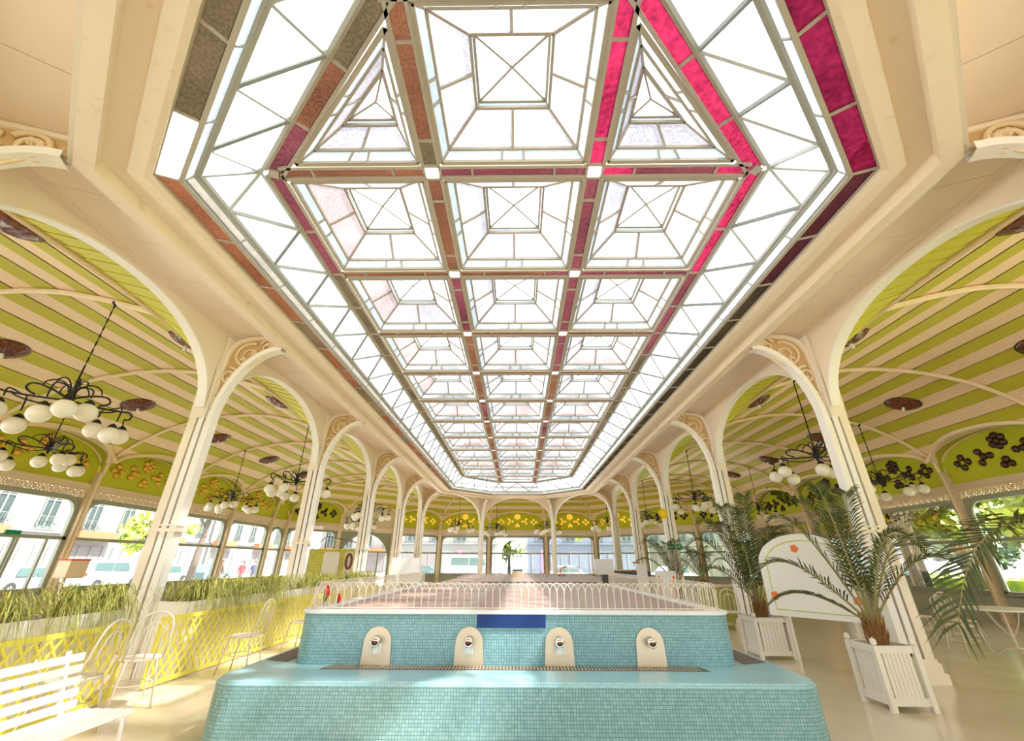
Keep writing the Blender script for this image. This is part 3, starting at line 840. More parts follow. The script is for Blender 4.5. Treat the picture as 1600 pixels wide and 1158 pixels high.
for rname, nodes in regions:
    W = wall_s[rname]; pts = [b for a, b in nodes]
    for i, (a, b) in enumerate(zip(pts, pts[1:])):
        kind = 'wide'; boss = None
        if rname == 'left': boss = 'gold'
        if rname == 'right': boss = 'brown'
        if rname == 'far': boss = 'lit'
        if rname == 'far_left': kind = 'door' if i == 1 else 'wide'; boss = ('brown', None, 'lit')[i]
        if rname == 'far_right': boss = ('brown', 'brown', 'lit')[i]
        if (b-a).length < 2.5: kind = 'narrow'; boss = None
        if rname.startswith('near'): boss = None
        wall_bay(W, a, b, kind, boss, rname)
    for i, p in enumerate(pts[1:] if not rname.startswith('near') else pts):
        a = pts[max(0, i)]; b = pts[min(len(pts)-1, i+1)]
        n = outward(a, b) if (b-a).length > .01 else outward(pts[0], pts[-1])
        pier(W, p, n)

# ------------------------------------------------------------------ floor and ground
poly = [V(XW+.1, -.9, 0), V(XW+.1, WCY, 0), V(5.75, 34.65, 0), V(-5.75, 34.65, 0), V(-XW-.1, WCY, 0), V(-XW-.1, -.9, 0), V(-5.65, -8.8, 0), V(5.65, -8.8, 0)]
fl = MB().prism(poly, (0, 0, -.15)).build('floor', 'floor'); fl['kind'] = 'structure'; fl['label'] = 'polished pale beige stone floor'
m = MB(); m.quad(V(-90, -40, -.2), V(13.6, -40, -.2), V(13.6, 120, -.2), V(-90, 120, -.2)); go = m.build('street', 'asphalt'); tag(go, 'pale paved street outside the hall', None, None, 'structure')
m = MB(); m.quad(V(13.6, -40, -.12), V(90, -40, -.12), V(90, 120, -.12), V(13.6, 120, -.12)); go = m.build('lawn', 'lawn'); tag(go, 'sunlit park lawn outside the right-hand windows', None, None, 'structure')
m = MB(); m.prism([V(13.9, -20, -.11), V(16.5, -20, -.11), V(16.5, 34, -.11), V(13.9, 34, -.11)], (0, 0, .03)); go = m.build('garden_path', 'gravel'); tag(go, 'pale gravel path along the right-hand windows', None, None, 'structure')
# flat lead roof around the skylight keeps the daylight to the glass
m = MB()
O = [V(*p[:2], 6.35) for p in [V(XW+.5, -1.2, 0), V(XW+.5, WCY+.3, 0), V(6, 35.1, 0), V(-6, 35.1, 0), V(-XW-.5, WCY+.3, 0), V(-XW-.5, -1.2, 0), V(-5.9, -9.3, 0), V(5.9, -9.3, 0)]]
I = [V(p.x, p.y, 5.75) for p in grow(STRIP, .1, 0)]
for i in range(8):
    j = (i+1) % 8; m.quad(O[i], O[j], I[j], I[i]); lo = [V(O[i].x, O[i].y, 4.0), V(O[j].x, O[j].y, 4.0)]; m.quad(lo[0], lo[1], O[j], O[i])
ro = m.build('roof', 'frieze'); tag(ro, 'roof over the gallery', None, None, 'structure')
# ================================================================== chandeliers
def chandelier_meshes():
    out = {}
    # local origin = hub
    m = MB(); m.lathe([(.02, .16), (.06, .12), (.045, .05), (.085, 0), (.06, -.07), (.03, -.12), (.012, -.18)], n=10)
    m.tube([V(0, 0, .15), V(0, 0, .5)], .014, 5); out['hub'] = [m.mesh('hub', 'black', True)]
    arm = MB(); twig = MB()
    # long scrolled arm along +x
    def loop(pts, r=.016): arm.tube(smooth(pts), r, 5)
    loop([V(.05, 0, -.05), V(.3, 0, -.04), V(.55, 0, -.02), V(.80, 0, .01), V(.95, 0, .04), V(1.02, 0, .0), V(1.0, 0, -.08), V(.92, 0, -.10)])
    loop([V(.06, 0, .0), V(.25, .02, .10), V(.45, .03, .17), V(.56, .02, .17), V(.60, .01, .11), V(.55, 0, .05), V(.45, 0, .0)])
    loop([V(.05, 0, -.07), V(.2, 0, -.13), V(.45, 0, -.11), V(.68, 0, -.04), V(.75, 0, .02)], .013)
    for s in (-1, 1):
        loop([V(.60, 0, -.02), V(.66, s*.12, .02), V(.67, s*.22, .0), V(.66, s*.23, -.12 if s > 0 else -.22)], .012)
    loop([V(.92, 0, -.10), V(.93, 0, -.16), V(.95, 0, -.22)], .012)
    out['arm'] = arm.mesh('arm', 'black', True)
    for a in (0, 1, 2):
        pass
    twig.tube(smooth([V(.02, 0, .05), V(.10, 0, .2), V(.22, 0, .25), V(.33, 0, .2), V(.36, 0, .12)]), .011, 5)
    out['curl'] = twig.mesh('curl', 'black', True)
    g = MB(); g.sphere((0, 0, 0), .145, 16, 10, .92); out['globe'] = g.mesh('globe', 'globe', True)
    c = MB(); c.lathe([(.02, .19), (.06, .15), (.075, .12), (.05, .115)], n=10); out['globe_cap'] = c.mesh('globe_cap', 'black', True)
    return out
CH = chandelier_meshes()
GL = [(.95, 0, -.40), (.68, .24, -.34), (.64, -.22, -.46)]
def chandelier(p, ztop, label, rot, group='opal globe chandeliers in the galleries'):
    t = thing('chandelier', label, 'chandelier', p, rot, group)
    part('hub', CH['hub'][0], t)
    ch = MB(); L = ztop-p[2]
    n = int(L/.075)
    for q in range(n):
        z = .42+q*.075
        if z > L: break
        ch.bar(V(0, 0, z-.01), V(0, 0, z+.07), .024 if q % 2 else .012, .012 if q % 2 else .024, (1, 0, 0))
    ch.lathe([(.015, L-.06), (.06, L-.02), (.06, L)], n=8)
    ch.build('chain', 'black', t)
    for q in range(3):
        a = q*2*pi/3
        ar = part('arm', CH['arm'], t, rz=a)
        for (x, y, z) in GL:
            R = Matrix.Rotation(a, 3, 'Z'); gp = R @ V(x, y, z)
            go = part('globe', CH['globe'], t, gp); part('globe_cap', CH['globe_cap'], go)
    for q in range(6): part('curl', CH['curl'], t, rz=q*pi/3+.4)
    return t
def vault_z(x, y=0): return Fz((abs(x)-PUR[0])/(XW-PUR[0]))-.05
def vault_far(x, y):
    best = None
    for rn_, nodes in regions:
        if not rn_.startswith('far'): continue
        for (a0, b0), (a1, b1) in zip(nodes, nodes[1:]):
            for i in range(9):
                a, b = a0.lerp(a1, i/8), b0.lerp(b1, i/8)
                for j in range(25):
                    p = a.lerp(b, j/24); d_ = (p.x-x)**2+(p.y-y)**2
                    if best is None or d_ < best[0]: best = (d_, j/24)
    return Fz(best[1])-.03
chl = [((-7.2, 6.5, H+2.37), 'black iron chandelier with white globes, nearest one in the left gallery', -.73),
       ((-11.2, 10.2, H+2.47), 'black iron chandelier with white globes in front of the lunette behind the nearest left one', -.5),
       ((-6.95, 14.0, H+2.33), 'black iron chandelier with white globes hanging between the second and third left columns', .2),
       ((-11.2, 17.7, H+2.30), 'black iron chandelier with white globes by the left windows, beyond the tall front column', .9),
       ((-7.0, 21.5, H+2.3), 'small black iron chandelier with white globes behind the third left column', .4),
       ((-9.4, 27.4, H+2.3), 'black iron chandelier with white globes before the cream porch lunette at far left', .1),
       ((7.0, 10.2, H+2.28), 'black iron chandelier with white globes, nearest one in the right gallery', .3),
       ((11.25, 13.96, H+2.36), 'black iron chandelier with white globes in front of the lunette with unlit bosses at right', 1.2),
       ((6.9, 17.7, H+2.3), 'black iron chandelier with white globes just left of the second right column', .5),
       ((11.2, 21.4, H+2.32), 'black iron chandelier with white globes half hidden by the palm at right', .8),
       ((7.0, 25.1, H+2.3), 'small black iron chandelier with white globes left of the exit sign column', .2)]
for p, lab, rot in chl: chandelier(p, vault_z(p[0]), lab, rot)
for (x, y, zz, lab, rot) in ((-3.9, 30.9, H+2.35, 'small chandelier with white globes at the far end, left of the middle columns', .2), (-1.45, 32.6, H+2.25, 'smallest chandelier with white globes at the far end, beside the left middle column', .9),
                       (2.0, 31.6, H+2.3, 'small chandelier with white globes at the far end behind the right middle column', .4), (5.6, 28.9, H+2.35, 'small chandelier with white globes at the far right corner column', .7)):
    chandelier((x, y, zz), vault_far(x, y), lab, rot)

# ================================================================== amber ceiling dishes
def dish_meshes():
    m = MB(); n = 28; rings = []
    for r, z in ((.02, -.10), (.14, -.10), (.26, -.07), (.36, -.02), (.40, .03)):
        rings.append([V((r+.012*(q % 2)*(r > .1))*cos(2*pi*q/n), (r+.012*(q % 2)*(r > .1))*sin(2*pi*q/n), z+(.015*(q % 2) if r > .1 else 0)) for q in range(n)]+[])
    for R in rings: R.append(R[0])
    m.grid(rings); a = m.mesh('pleated_dish', 'amber')
    m = MB(); m.tube([V(.40*cos(2*pi*q/28), .40*sin(2*pi*q/28), .035) for q in range(28)], .02, 5, True); b = m.mesh('dish_rim', 'unlitboss_rim')
    m = MB(); m.lathe([(.03, -.20), (.035, -.14), (.03, -.09)], n=8); c_ = m.mesh('lamp_stub', 'white')
    return a, b, c_
DA, DB_, DC = dish_meshes()
dl = []
for s, nm in ((-1, 'left'), (1, 'right')):
    for i, y in enumerate((8.3, 12.05, 15.85, 19.6, 23.2)):
        dl.append((s*11.2, y, '%s outer row, number %s from the front' % (nm, ('one', 'two', 'three', 'four', 'five')[i])))
    for i, y in enumerate((4.4, 7.9, 11.7, 15.4)):
        dl.append((s*(6.80 if i else 6.95), y, '%s inner row by the arcade, number %s' % (nm, ('one', 'two', 'three', 'four')[i])))
for x, y, lab in dl:
    t = thing('ceiling_lamp', 'amber pleated glass ceiling dish, '+lab, 'lamp', (x, y, vault_z(x)+.02), 0, 'amber ceiling dishes')
    sl = (Fz((abs(x)+.3-PUR[0])/(XW-PUR[0]))-Fz((abs(x)-.3-PUR[0])/(XW-PUR[0])))/.6
    t.rotation_euler = (0, -math.atan(sl)*(1 if x > 0 else -1), 0)
    part('pleated_dish', DA, t); part('dish_rim', DB_, t); part('lamp_stub', DC, t)
# ================================================================== tiled spring fountain
FY, FZT, FZS, FXL = 5.5, H-.466, H-.955, 2.36
def rrect(x0, x1, y0, y1, r, n=6):
    P = []
    for cx_, cy_, a0 in ((x1-r, y0+r, -pi/2), (x1-r, y1-r, 0), (x0+r, y1-r, pi/2), (x0+r, y0+r, pi)):
        for q in range(n+1):
            a = a0+pi/2*q/n; P.append((cx_+r*cos(a), cy_+r*sin(a)))
    return P
fo = thing('fountain', 'turquoise mosaic spring basin with four steel spouts and a brown covered top', 'fountain', (0, 0, 0))
def wall_tiles(P, z0, z1, matn, name, par):
    m = MB(); uvs = []; run = 0
    n = len(P)
    for i in range(n):
        a, b = P[i], P[(i+1) % n]; L = math.hypot(b[0]-a[0], b[1]-a[1])
        m.quad(V(*a, z0), V(*b, z0), V(*b, z1), V(*a, z1)); uvs += [(run, z0), (run+L, z0), (run+L, z1), (run, z1)]; run += L
    return m.build(name, matn, par, uv=uvs)
PB = rrect(-FXL, FXL, FY, 12.3, .22)
wall_tiles(PB, FZS-.02, FZT-.03, 'tile', 'mosaic_wall', fo)
# white cap
m = MB(); PI = rrect(-FXL+.16, FXL-.16, FY+.16, 12.2, .12); PO = rrect(-FXL-.015, FXL+.015, FY-.015, 12.3, .23); n = len(PB)
for i in range(n):
    j = (i+1) % n
    m.quad(V(*PO[i], FZT-.03), V(*PO[j], FZT-.03), V(*PO[j], FZT), V(*PO[i], FZT)); m.quad(V(*PO[i], FZT), V(*PO[j], FZT), V(*PI[j], FZT), V(*PI[i], FZT)); m.quad(V(*PI[i], FZT), V(*PI[j], FZT), V(*PI[j], FZT-.05), V(*PI[i], FZT-.05))
m.build('basin_rim', 'cap', fo)
# deck of narrow boards inside the rim
nb = 34
for k in range(nb):
    y0 = FY+.18+k*(12.15-FY-.18)/nb; y1 = FY+.18+(k+1)*(12.15-FY-.18)/nb-.008
    MB().prism([V(-FXL+.17, y0, FZT-.05), V(FXL-.17, y0, FZT-.05), V(FXL-.17, y1, FZT-.05), V(-FXL+.17, y1, FZT-.05)], (0, 0, .035)).build('cover_board', 'deck', fo)
MB().prism([V(-FXL+.1, FY+.1, FZT-.09), V(FXL-.1, FY+.1, FZT-.09), V(FXL-.1, 12.2, FZT-.09), V(-FXL+.1, 12.2, FZT-.09)], (0, 0, .03)).build('cover_bed', 'grate', fo)
# step
PS = rrect(-2.80, 2.80, 4.80, 12.7, .28)
wall_tiles(PS, 0, FZS-.03, 'tile', 'step_wall', fo)
m = MB(); PS2 = rrect(-2.77, 2.77, 4.83, 12.67, .26)
uvs = []
for a, b, z0, z1 in [(PS, PS2, FZS-.03, FZS)]:
    for i in range(len(a)):
        j = (i+1) % len(a); m.quad(V(*a[i], z0), V(*a[j], z0), V(*b[j], z1), V(*b[i], z1)); uvs += [(a[i][0], z0), (a[j][0], z0), (b[j][0], z1), (b[i][0], z1)]
m.add([V(*p, FZS) for p in PS2], [tuple(range(len(PS2)))]); uvs += [p for p in PS2]
m.build('step_top', 'tile_l', fo, uv=uvs)
# drain grates along the step
def grate(x0, x1, y0, y1, parent):
    m = MB(); m.prism([V(x0, y0, FZS), V(x1, y0, FZS), V(x1-.05 if x1-x0 > 2 else x1, y1, FZS), V(x0+.05 if x1-x0 > 2 else x0, y1, FZS)], (0, 0, .004)); g = m.build('drain_grate', 'grate', parent)
    if x1-x0 > 2:
        m = MB(); k = 110
        for q in range(k): x = lerp(x0+.06, x1-.06, q/k); m.box((x, (y0+y1)/2, FZS+.006), (.018, y1-y0-.03, .006))
        b = m.build('grate_bars', 'steel', g); b['kind'] = 'stuff'
grate(-1.95, 1.95, FY-.20, FY-.015, fo)
m = MB(); m.prism([V(-2.72, 5.75, FZS+.001), V(-2.44, 5.65, FZS+.001), V(-2.44, 9, FZS+.001), V(-2.72, 9, FZS+.001)], (0, 0, .004)); m.build('drain_grate', 'grate', fo)
m = MB(); m.prism([V(2.44, 5.65, FZS+.001), V(2.72, 5.75, FZS+.001), V(2.72, 9, FZS+.001), V(2.44, 9, FZS+.001)], (0, 0, .004)); m.build('drain_grate', 'grate', fo)
# steel plates and spouts
pl = MB(); pw, ph = .145, .345
pp = [V(-pw-.01, 0, 0), V(pw+.01, 0, 0), V(pw, 0, ph-pw)]+[V(pw*cos(a), 0, ph-pw+pw*sin(a)) for a in [pi*q/14 for q in range(1, 14)]]+[V(-pw, 0, ph-pw)]
pl.prism(pp, (0, -.012, 0)); PLATE = pl.mesh('steel_plate', 'steel')
sp = MB(); sp.tube([V(0, -.01, .235), V(0, -.06, .235), V(0, -.10, .21)], .038, 12); SPOUT = sp.mesh('spout', 'chrome', True)
sp = MB(); sp.lathe([(.047, 0), (.047, .02), (.036, .02), (.034, .008), (.005, .006)], n=16, mtx=Matrix.Rotation(radians(62), 3, 'X')); RIMM = sp.mesh('spout_mouth', 'chrome', True)
sp = MB(); sp.prism([V(-.03, -.045, .19), V(.03, -.045, .19), V(.035, -.05, .115), V(-.035, -.05, .115)], (0, -.012, 0)); sp.box((-.042, -.04, .155), (.012, .05, .08)); sp.box((.042, -.04, .155), (.012, .05, .08)); LIP = sp.mesh('spout_lip', 'cap')
hole = MB().lathe([(.026, 0), (.001, .001)], n=12, mtx=Matrix.Rotation(radians(62), 3, 'X')).mesh('spout_hole', 'slot')
for q, x in enumerate((-1.45, -.475, .475, 1.43)):
    p_ = part('steel_plate', PLATE, fo, V(x, FY-.006, FZS))
    part('spout', SPOUT, p_)
    part('spout_mouth', RIMM, p_, V(0, -.10, .215)); part('spout_hole', hole, p_, V(0, -.112, .225))
    if q < 3: part('spout_lip', LIP, p_)
MB().prism([V(-.40, FY-.004, FZT-.155), V(.34, FY-.004, FZT-.155), V(.34, FY-.004, FZT-.025), V(-.40, FY-.004, FZT-.025)], (0, -.008, 0)).build('blue_plaque', 'blue', fo)
# ---- bow-topped wire fence on the rim
fe = thing('wire_fence', 'low white bow-topped wire fence around the brown basin cover', 'fence', (0, 0, FZT))
hp = [V(-.08, 0, 0), V(-.08, 0, .17)]+[V(-.08*cos(a), 0, .17+.085*sin(a)) for a in [pi*q/8 for q in range(1, 8)]]+[V(.08, 0, .17), V(.08, 0, 0)]
hp = [V(p.x, 0, p.z if p.z < .2 else .2+(p.z-.2)*1.15) for p in hp]
HOOP = MB().tube(hp, .0058, 5).mesh('hoop', 'wire', True)
def fence_run(a, b, par):
    L = (b-a).length; n = int(L/.08); ang = atan2(b.y-a.y, b.x-a.x)
    for q in range(n-1):
        p = a.lerp(b, (q+1)/n); part('hoop', HOOP, par, V(p.x, p.y, .002*(q % 2)), ang)
    MB().bar(a+V(0, 0, .02), b+V(0, 0, .02), .008, .008).build('fence_rail', 'wire', par)
fence_run(V(-FXL+.12, FY+.09, 0), V(FXL-.12, FY+.09, 0), fe)
fence_run(V(-FXL+.09, FY+.12, 0), V(-FXL+.09, 12.1, 0), fe); fence_run(V(FXL-.09, FY+.12, 0), V(FXL-.09, 12.1, 0), fe)
# ---- second, third basins behind
f2 = thing('fountain', 'low brown-covered basin behind the first one', 'fountain', (0, 0, 0))
m = MB(); m.prism([V(-.9, 12.75, 0), V(2.1, 12.75, 0), V(2.1, 13.0, 0), V(-.9, 13.0, 0)], (0, 0, H-.44)); m.build('end_wall', 'grate', f2)
m = MB(); m.prism([V(-2.1, 13.0, 0), V(2.3, 13.0, 0), V(2.9, 17.5, 0), V(-2.0, 17.5, 0)], (0, 0, H-.46)); m.build('cover', 'deck', f2)
f3 = thing('fountain', 'far turquoise rimmed basin with a white fence and a small brown cabinet', 'fountain', (0, 0, 0))
P3 = rrect(-2.3, 3.2, 18.2, 23.5, .5); wall_tiles(P3, 0, H-.47, 'tile_l', 'mosaic_wall', f3); m = MB(); m.add([V(*p, H-.47) for p in P3], [tuple(range(len(P3)))]); m.build('cover', 'deck', f3)
MB().box((.02, 18.05, H-.39), (.42, .3, .26)).build('cabinet', 'ornament', f3); MB().box((.02, 18.05, H-.235), (.38, .3, .05)).build('cabinet_cushion', 'blue', f3)
fe2 = thing('wire_fence', 'distant white wire fence around the far turquoise basin', 'fence', (0, 0, H-.47))
m = MB()
for x in [lerp(-2.2, 3.1, q/60) for q in range(61)]:
    m.tube([V(x+p.x*.62, 18.3, p.z) for p in hp[::2]+hp[-1:]], .006, 3)
m.build('hoops', 'wire', fe2)['kind'] = 'stuff'
# fences beside the far basin (gallery side)
fe3 = thing('wire_fence', 'white wire fence in front of the palms at the right, beyond the basin', 'fence', (0, 0, 0))
m = MB()
for q in range(46):
    p = V(3.05, 10.6, 0).lerp(V(3.3, 17.5, 0), q/45); m.tube([V(p.x, p.y+h_.x*1.2, h_.z*3.2) for h_ in hp[::2]+hp[-1:]], .008, 3)
for q in range(10):
    p = V(3.05, 10.6, 0).lerp(V(4.0, 10.6, 0), q/9); m.tube([V(p.x+h_.x*.9, p.y, h_.z*3.2) for h_ in hp[::2]+hp[-1:]], .008, 3)
m.build('hoops', 'wire', fe3)['kind'] = 'stuff'
fe4 = thing('wire_fence', 'white wire fence along the left gallery, in front of the green kiosk', 'fence', (0, 0, 0))
m = MB()
for q in range(52):
    p = V(-3.15, 10.6, 0).lerp(V(-3.3, 18.0, 0), q/51); m.tube([V(p.x, p.y+h_.x*1.2, h_.z*3.2) for h_ in hp[::2]+hp[-1:]], .008, 3)
m.build('hoops', 'wire', fe4)['kind'] = 'stuff'
t = thing('sign_board', 'blank white square sign standing at the back left of the basin', 'sign', (-2.98, 12.95, 0))
MB().box((0, 0, H-.19), (.72, .03, .62)).build('panel', 'board', t)
MB().box((-.28, .04, .5), (.04, .04, 1.0)).box((.28, .04, .5), (.04, .04, 1.0)).build('posts', 'wire', t)

# ================================================================== left: troughs, trellis, bench, chairs
def trellis(y0, y1, x, label):
    t = thing('trellis_panel', label, 'trellis', (x, y0, 0)); L = y1-y0; h = .76
    fr = MB()
    fr.bar((0, 0, .05), (0, L, .05), .03, .045).bar((0, 0, h), (0, L, h), .03, .05)
    fr.bar((0, 0, .05), (0, 0, h), .03, .045).bar((0, L, .05), (0, L, h), .03, .045); fr.build('frame', 'yellow', t)
    st = .15
    for d_ in (1, -1):
        k = -int(h/st)-1
        while k*st < L:
            # line from (k*st, .05) going up at 45 deg * 1.0
            a0, b0 = k*st, k*st+(h-.05)*.8
            ya, za, yb, zb = a0, .05, b0, h
            if ya < 0: za = .05+(0-a0)/.8; ya = 0
            if yb > L: zb = .05+(L-a0)/.8; yb = L
            if zb-za > .03:
                if d_ < 0: ya, yb = L-ya, L-yb
                MB().bar((.006*d_, ya, za), (.006*d_, yb, zb), .012, .022, (0, 0, 1)).build('slat', 'yellow', t)
            k += 1
    return t
XT = -4.62
segs = [(2.6, 6.1, 'first'), (6.62, 11.2, 'second'), (11.5, 16.3, 'third')]
labs = ['yellow diamond trellis at lower left, in front of the nearest trough', 'yellow diamond trellis just right of the front left column', 'far yellow diamond trellis by the left end of the basin']
for (y0, y1, o_), lb in zip(segs, labs): trellis(y0, y1, XT, lb)
tl = ['white boarded trough at lower left, spilling long grass', 'white boarded trough of grass right of the front left column', 'farthest white boarded trough of grass on the left']
gl = ['long grass hanging over the nearest trough at lower left', 'grass in the trough right of the front left column', 'grass in the farthest left trough']
for (y0, y1, o_), lb, gb in zip(segs, tl, gl):
    if o_ == 'second': y0 = 7.15
    t = thing('trough', lb, 'planter', (0, 0, 0)); x0, x1 = -5.16, -4.70
    n = max(3, int((y1-y0)/.16))
    for q in range(n):
        a, b = lerp(y0, y1, q/n), lerp(y0, y1, (q+1)/n)-.008
        MB().box((x1-.012, (a+b)/2, .46), (.022, b-a, .92)).build('front_board', 'trough', t)
    MB().box((x0, (y0+y1)/2, .46), (.03, y1-y0, .92)).box(((x0+x1)/2, y0+.015, .46), (x1-x0-.05, .03, .92)).box(((x0+x1)/2, y1-.02, .46), (x1-x0-.05, .03, .92)).build('box', 'trough', t)
    MB().box(((x0+x1)/2, (y0+y1)/2, .86), (x1-x0-.06, y1-y0-.08, .04)).build('soil', 'soil', t)
    g = MB(); rnd = random.Random(int(y0*10)); cnt = int((y1-y0)*(330 if y0 < 11 else 200))
    for q in range(cnt):
        if q % 26 == 0: tx, ty = rnd.uniform(x0+.08, x1-.06), rnd.uniform(y0+.08, y1-.08)
        bx, by = min(x1-.04, max(x0+.04, tx+rnd.gauss(0, .035))), min(y1-.04, max(y0+.04, ty+rnd.gauss(0, .035))); a = rnd.uniform(0, 2*pi)
        if rnd.random() < .45: a = rnd.uniform(-.9, .9)
        L = rnd.uniform(.45, 1.0); h_ = rnd.uniform(.10, .30); dr = V(cos(a), sin(a), 0); sd2 = V(-dr.y, dr.x, 0)*rnd.uniform(.005, .010)
        r_s = []
        reach = L*rnd.uniform(.4, .8); droop = rnd.uniform(.25, .95)*L
        for k in range(7):
            u = k/6; p = V(bx, by, .88)+dr*(reach*u)+V(0, 0, h_*sin(pi*min(1, u*.95))*1.1+(h_*.2*u)-droop*max(0, u-.45)**1.4*1.9)
            if x0 < p.x < x1: p.z = max(p.z, .89)
            wd = sd2*(1-u*.85); r_s.append([p-wd, p+wd])
        g.grid(r_s)
    go = g.build('trailing_grass', 'grass'); tag(go, gb, 'grass', None, 'stuff')
# bench
t = thing('bench', 'white slatted garden bench at the lower left corner', 'bench', (-3.45, 0, 0))
for k in range(6):
    z = .75-k*.075; x = -.02+k*.018
    MB().bar((x, 2.3, z), (x, 4.2, z), .022, .05, (0, 0, 1)).build('back_slat', 'white_metal', t)
for k in range(5):
    MB().bar((.16+k*.085, 2.3, .41), (.16+k*.085, 4.2, .41), .065, .022).build('seat_slat', 'white_metal', t)
for y in (2.5, 4.08):
    MB().tube([V(-.05, y, .8), V(.04, y, .45), V(.1, y, .38), V(.55, y, .38), V(.58, y, .2), V(.6, y, 0)], .018, 6).tube([V(.1, y, .38), V(.0, y, .2), V(-.08, y, 0)], .018, 6).build('leg_frame', 'white_metal', t)
# wire chairs and tables
def chair_meshes():
    o = {}
    m = MB(); m.tube([V(.20*cos(a), .20*sin(a), .45) for a in [2*pi*q/16 for q in range(16)]], .013, 5, True); m.lathe([(.19, .445), (.19, .455)], n=16); o['seat'] = m.mesh('seat', 'wire')
    m = MB(); b = [V(-.17, -.18, .45), V(-.22, -.19, .62), V(-.25, -.17, .78)]+[V(-.26, -.17*cos(a), .78+.14*sin(a)) for a in [pi*q/8 for q in range(1, 8)]]+[V(-.25, .17, .78), V(-.22, .19, .62), V(-.17, .18, .45)]
    m.tube(b, .011, 5)
    b2 = [V(-.18, -.09, .45), V(-.23, -.10, .65)]+[V(-.25, -.10*cos(a), .70+.12*sin(a)) for a in [pi*q/6 for q in range(1, 6)]]+[V(-.23, .10, .65), V(-.18, .09, .45)]
    m.tube(b2, .008, 5); m.tube([V(-.19, 0, .45), V(-.26, 0, .92)], .007, 5)
    o['back'] = m.mesh('back', 'wire', True)
    for q, (x, y) in enumerate(((.15, .14), (.15, -.14), (-.15, .14), (-.15, -.14))):
        m = MB(); m.tube([V(x, y, .45), V(x*1.15, y*1.15, .3), V(x*1.5, y*1.4, 0)], .010, 5); o['leg%d' % q] = m.mesh('leg', 'wire', True)
    m = MB(); m.tube([V(.2*cos(a), .19*sin(a), .22) for a in [2*pi*q/14 for q in range(14)]], .006, 4, True); o['ring_stretcher'] = m.mesh('ring_stretcher', 'wire')
    return o
CHM = chair_meshes()
def chair(x, y, rz, label):
    t = thing('wire_chair', label, 'chair', (x, y, 0), rz, 'white wire cafe chairs')
    for k, me in CHM.items(): part(me.name.split('.')[0], me, t)
def table(x, y, label, r=.42):
    t = thing('cafe_table', label, 'table', (x, y, 0))
    MB().lathe([(r-.02, .70), (r, .705), (r, .725), (r-.02, .73)], n=28).build('table_top', 'white_metal', t)
    m = MB(); m.tube([V(0, 0, .7), V(0, 0, .12)], .02, 6); m.build('stem', 'wire', t)
    for q in range(3):
        a = q*2*pi/3; MB().tube([V(0, 0, .14), V(.15*cos(a), .15*sin(a), .1), V(.3*cos(a), .3*sin(a), 0)], .014, 5).build('foot', 'wire', t)
    for q in range(4):
        a = q*pi/2; MB().tube([V(.03*cos(a), .03*sin(a), .3), V(.2*cos(a), .2*sin(a), .5), V(.3*cos(a), .3*sin(a), .7)], .008, 5).build('brace', 'wire', t)
chair(-4.15, 5.0, pi, 'white wire cafe chair right of the slatted bench, backing the trellis')
chair(-4.28, 5.95, 2.4, 'white wire cafe chair at the foot of the front left column')
chair(-4.05, 7.7, pi, 'white wire cafe chair beyond the front left column, before the second trellis')
chair(-3.95, 9.4, 2.9, 'farthest white wire cafe chair on the left, near the basin corner')
table(8.75, 9.2, 'round white cafe table in the right gallery', .55)
chair(8.05, 9.35, 0, 'white wire cafe chair left of the table in the right gallery'); chair(8.75, 10.1, -pi/2, 'white wire cafe chair behind the table in the right gallery')
chair(9.3, 8.6, 2.6, 'white wire cafe chair right of the table in the right gallery'); chair(8.6, 10.9, -1.0, 'white wire cafe chair nearest the right-hand windows')
chair(4.9, 11.6, 1.2, 'white wire cafe chair behind the first palm planter')
# kiosk
t = thing('kiosk', 'yellow green trellis kiosk with blank beige notice panels at far left', 'kiosk', (0, 0, 0))
ky = 22; kx0, kx1, kz = -9.65, -7.25, H+.56
MB().box(((kx0+kx1)/2, ky+.6, kz/2), (kx1-kx0, 1.2, kz)).box((kx0-.25, ky+1.8, kz/2), (.1, 2.6, kz)).build('cabin', 'kiosk', t)
for q in range(26):
    MB().bar((lerp(kx0, kx1-.5, q/25), ky-.02, .5), (lerp(kx0+.5, kx1, q/25), ky-.02, kz), .012, .02, (0, 1, 0)).bar((lerp(kx0+.5, kx1, q/25), ky-.025, .5), (lerp(kx0, kx1-.5, q/25), ky-.025, kz), .012, .02, (0, 1, 0)).build('lattice', 'yellow', t)
def notice(x0, x1, z0, z1, y, mt):
    r = .12; pts = [V(x0, y, z0), V(x1, y, z0), V(x1, y, z1-r)]+[V(x1-r+r*cos(a), y, z1-r+r*sin(a)) for a in (pi/6, pi/3)]+[V(x1-r, y, z1), V(x0+r, y, z1)]+[V(x0+r-r*sin(a), y, z1-r+r*cos(a)) for a in (pi/6, pi/3)]+[V(x0, y, z1-r)]
    return MB().prism(pts, (0, -.03, 0))
notice(-8.9, -8.15, .9, kz-.12, ky-.04, 0).build('notice_panel', 'beige', t)
notice(-7.9, -7.5, .9, kz-.12, ky-.04, 0).build('notice_panel', 'beige', t)
MB().tube([V(-7.7+.13*cos(a), ky-.09, H+.05+.3*sin(a)) for a in [2*pi*q/16 for q in range(16)]], .05, 6, True).build('oval_wreath', 'slot', t)
MB().prism([V(kx0-.2, ky+.9, .9), V(kx0-.2, ky+2.6, .9), V(kx0-.2, ky+2.6, kz-.2), V(kx0-.2, ky+.9, kz-.2)], (.03, 0, 0)).build('notice_panel', 'beige', t)
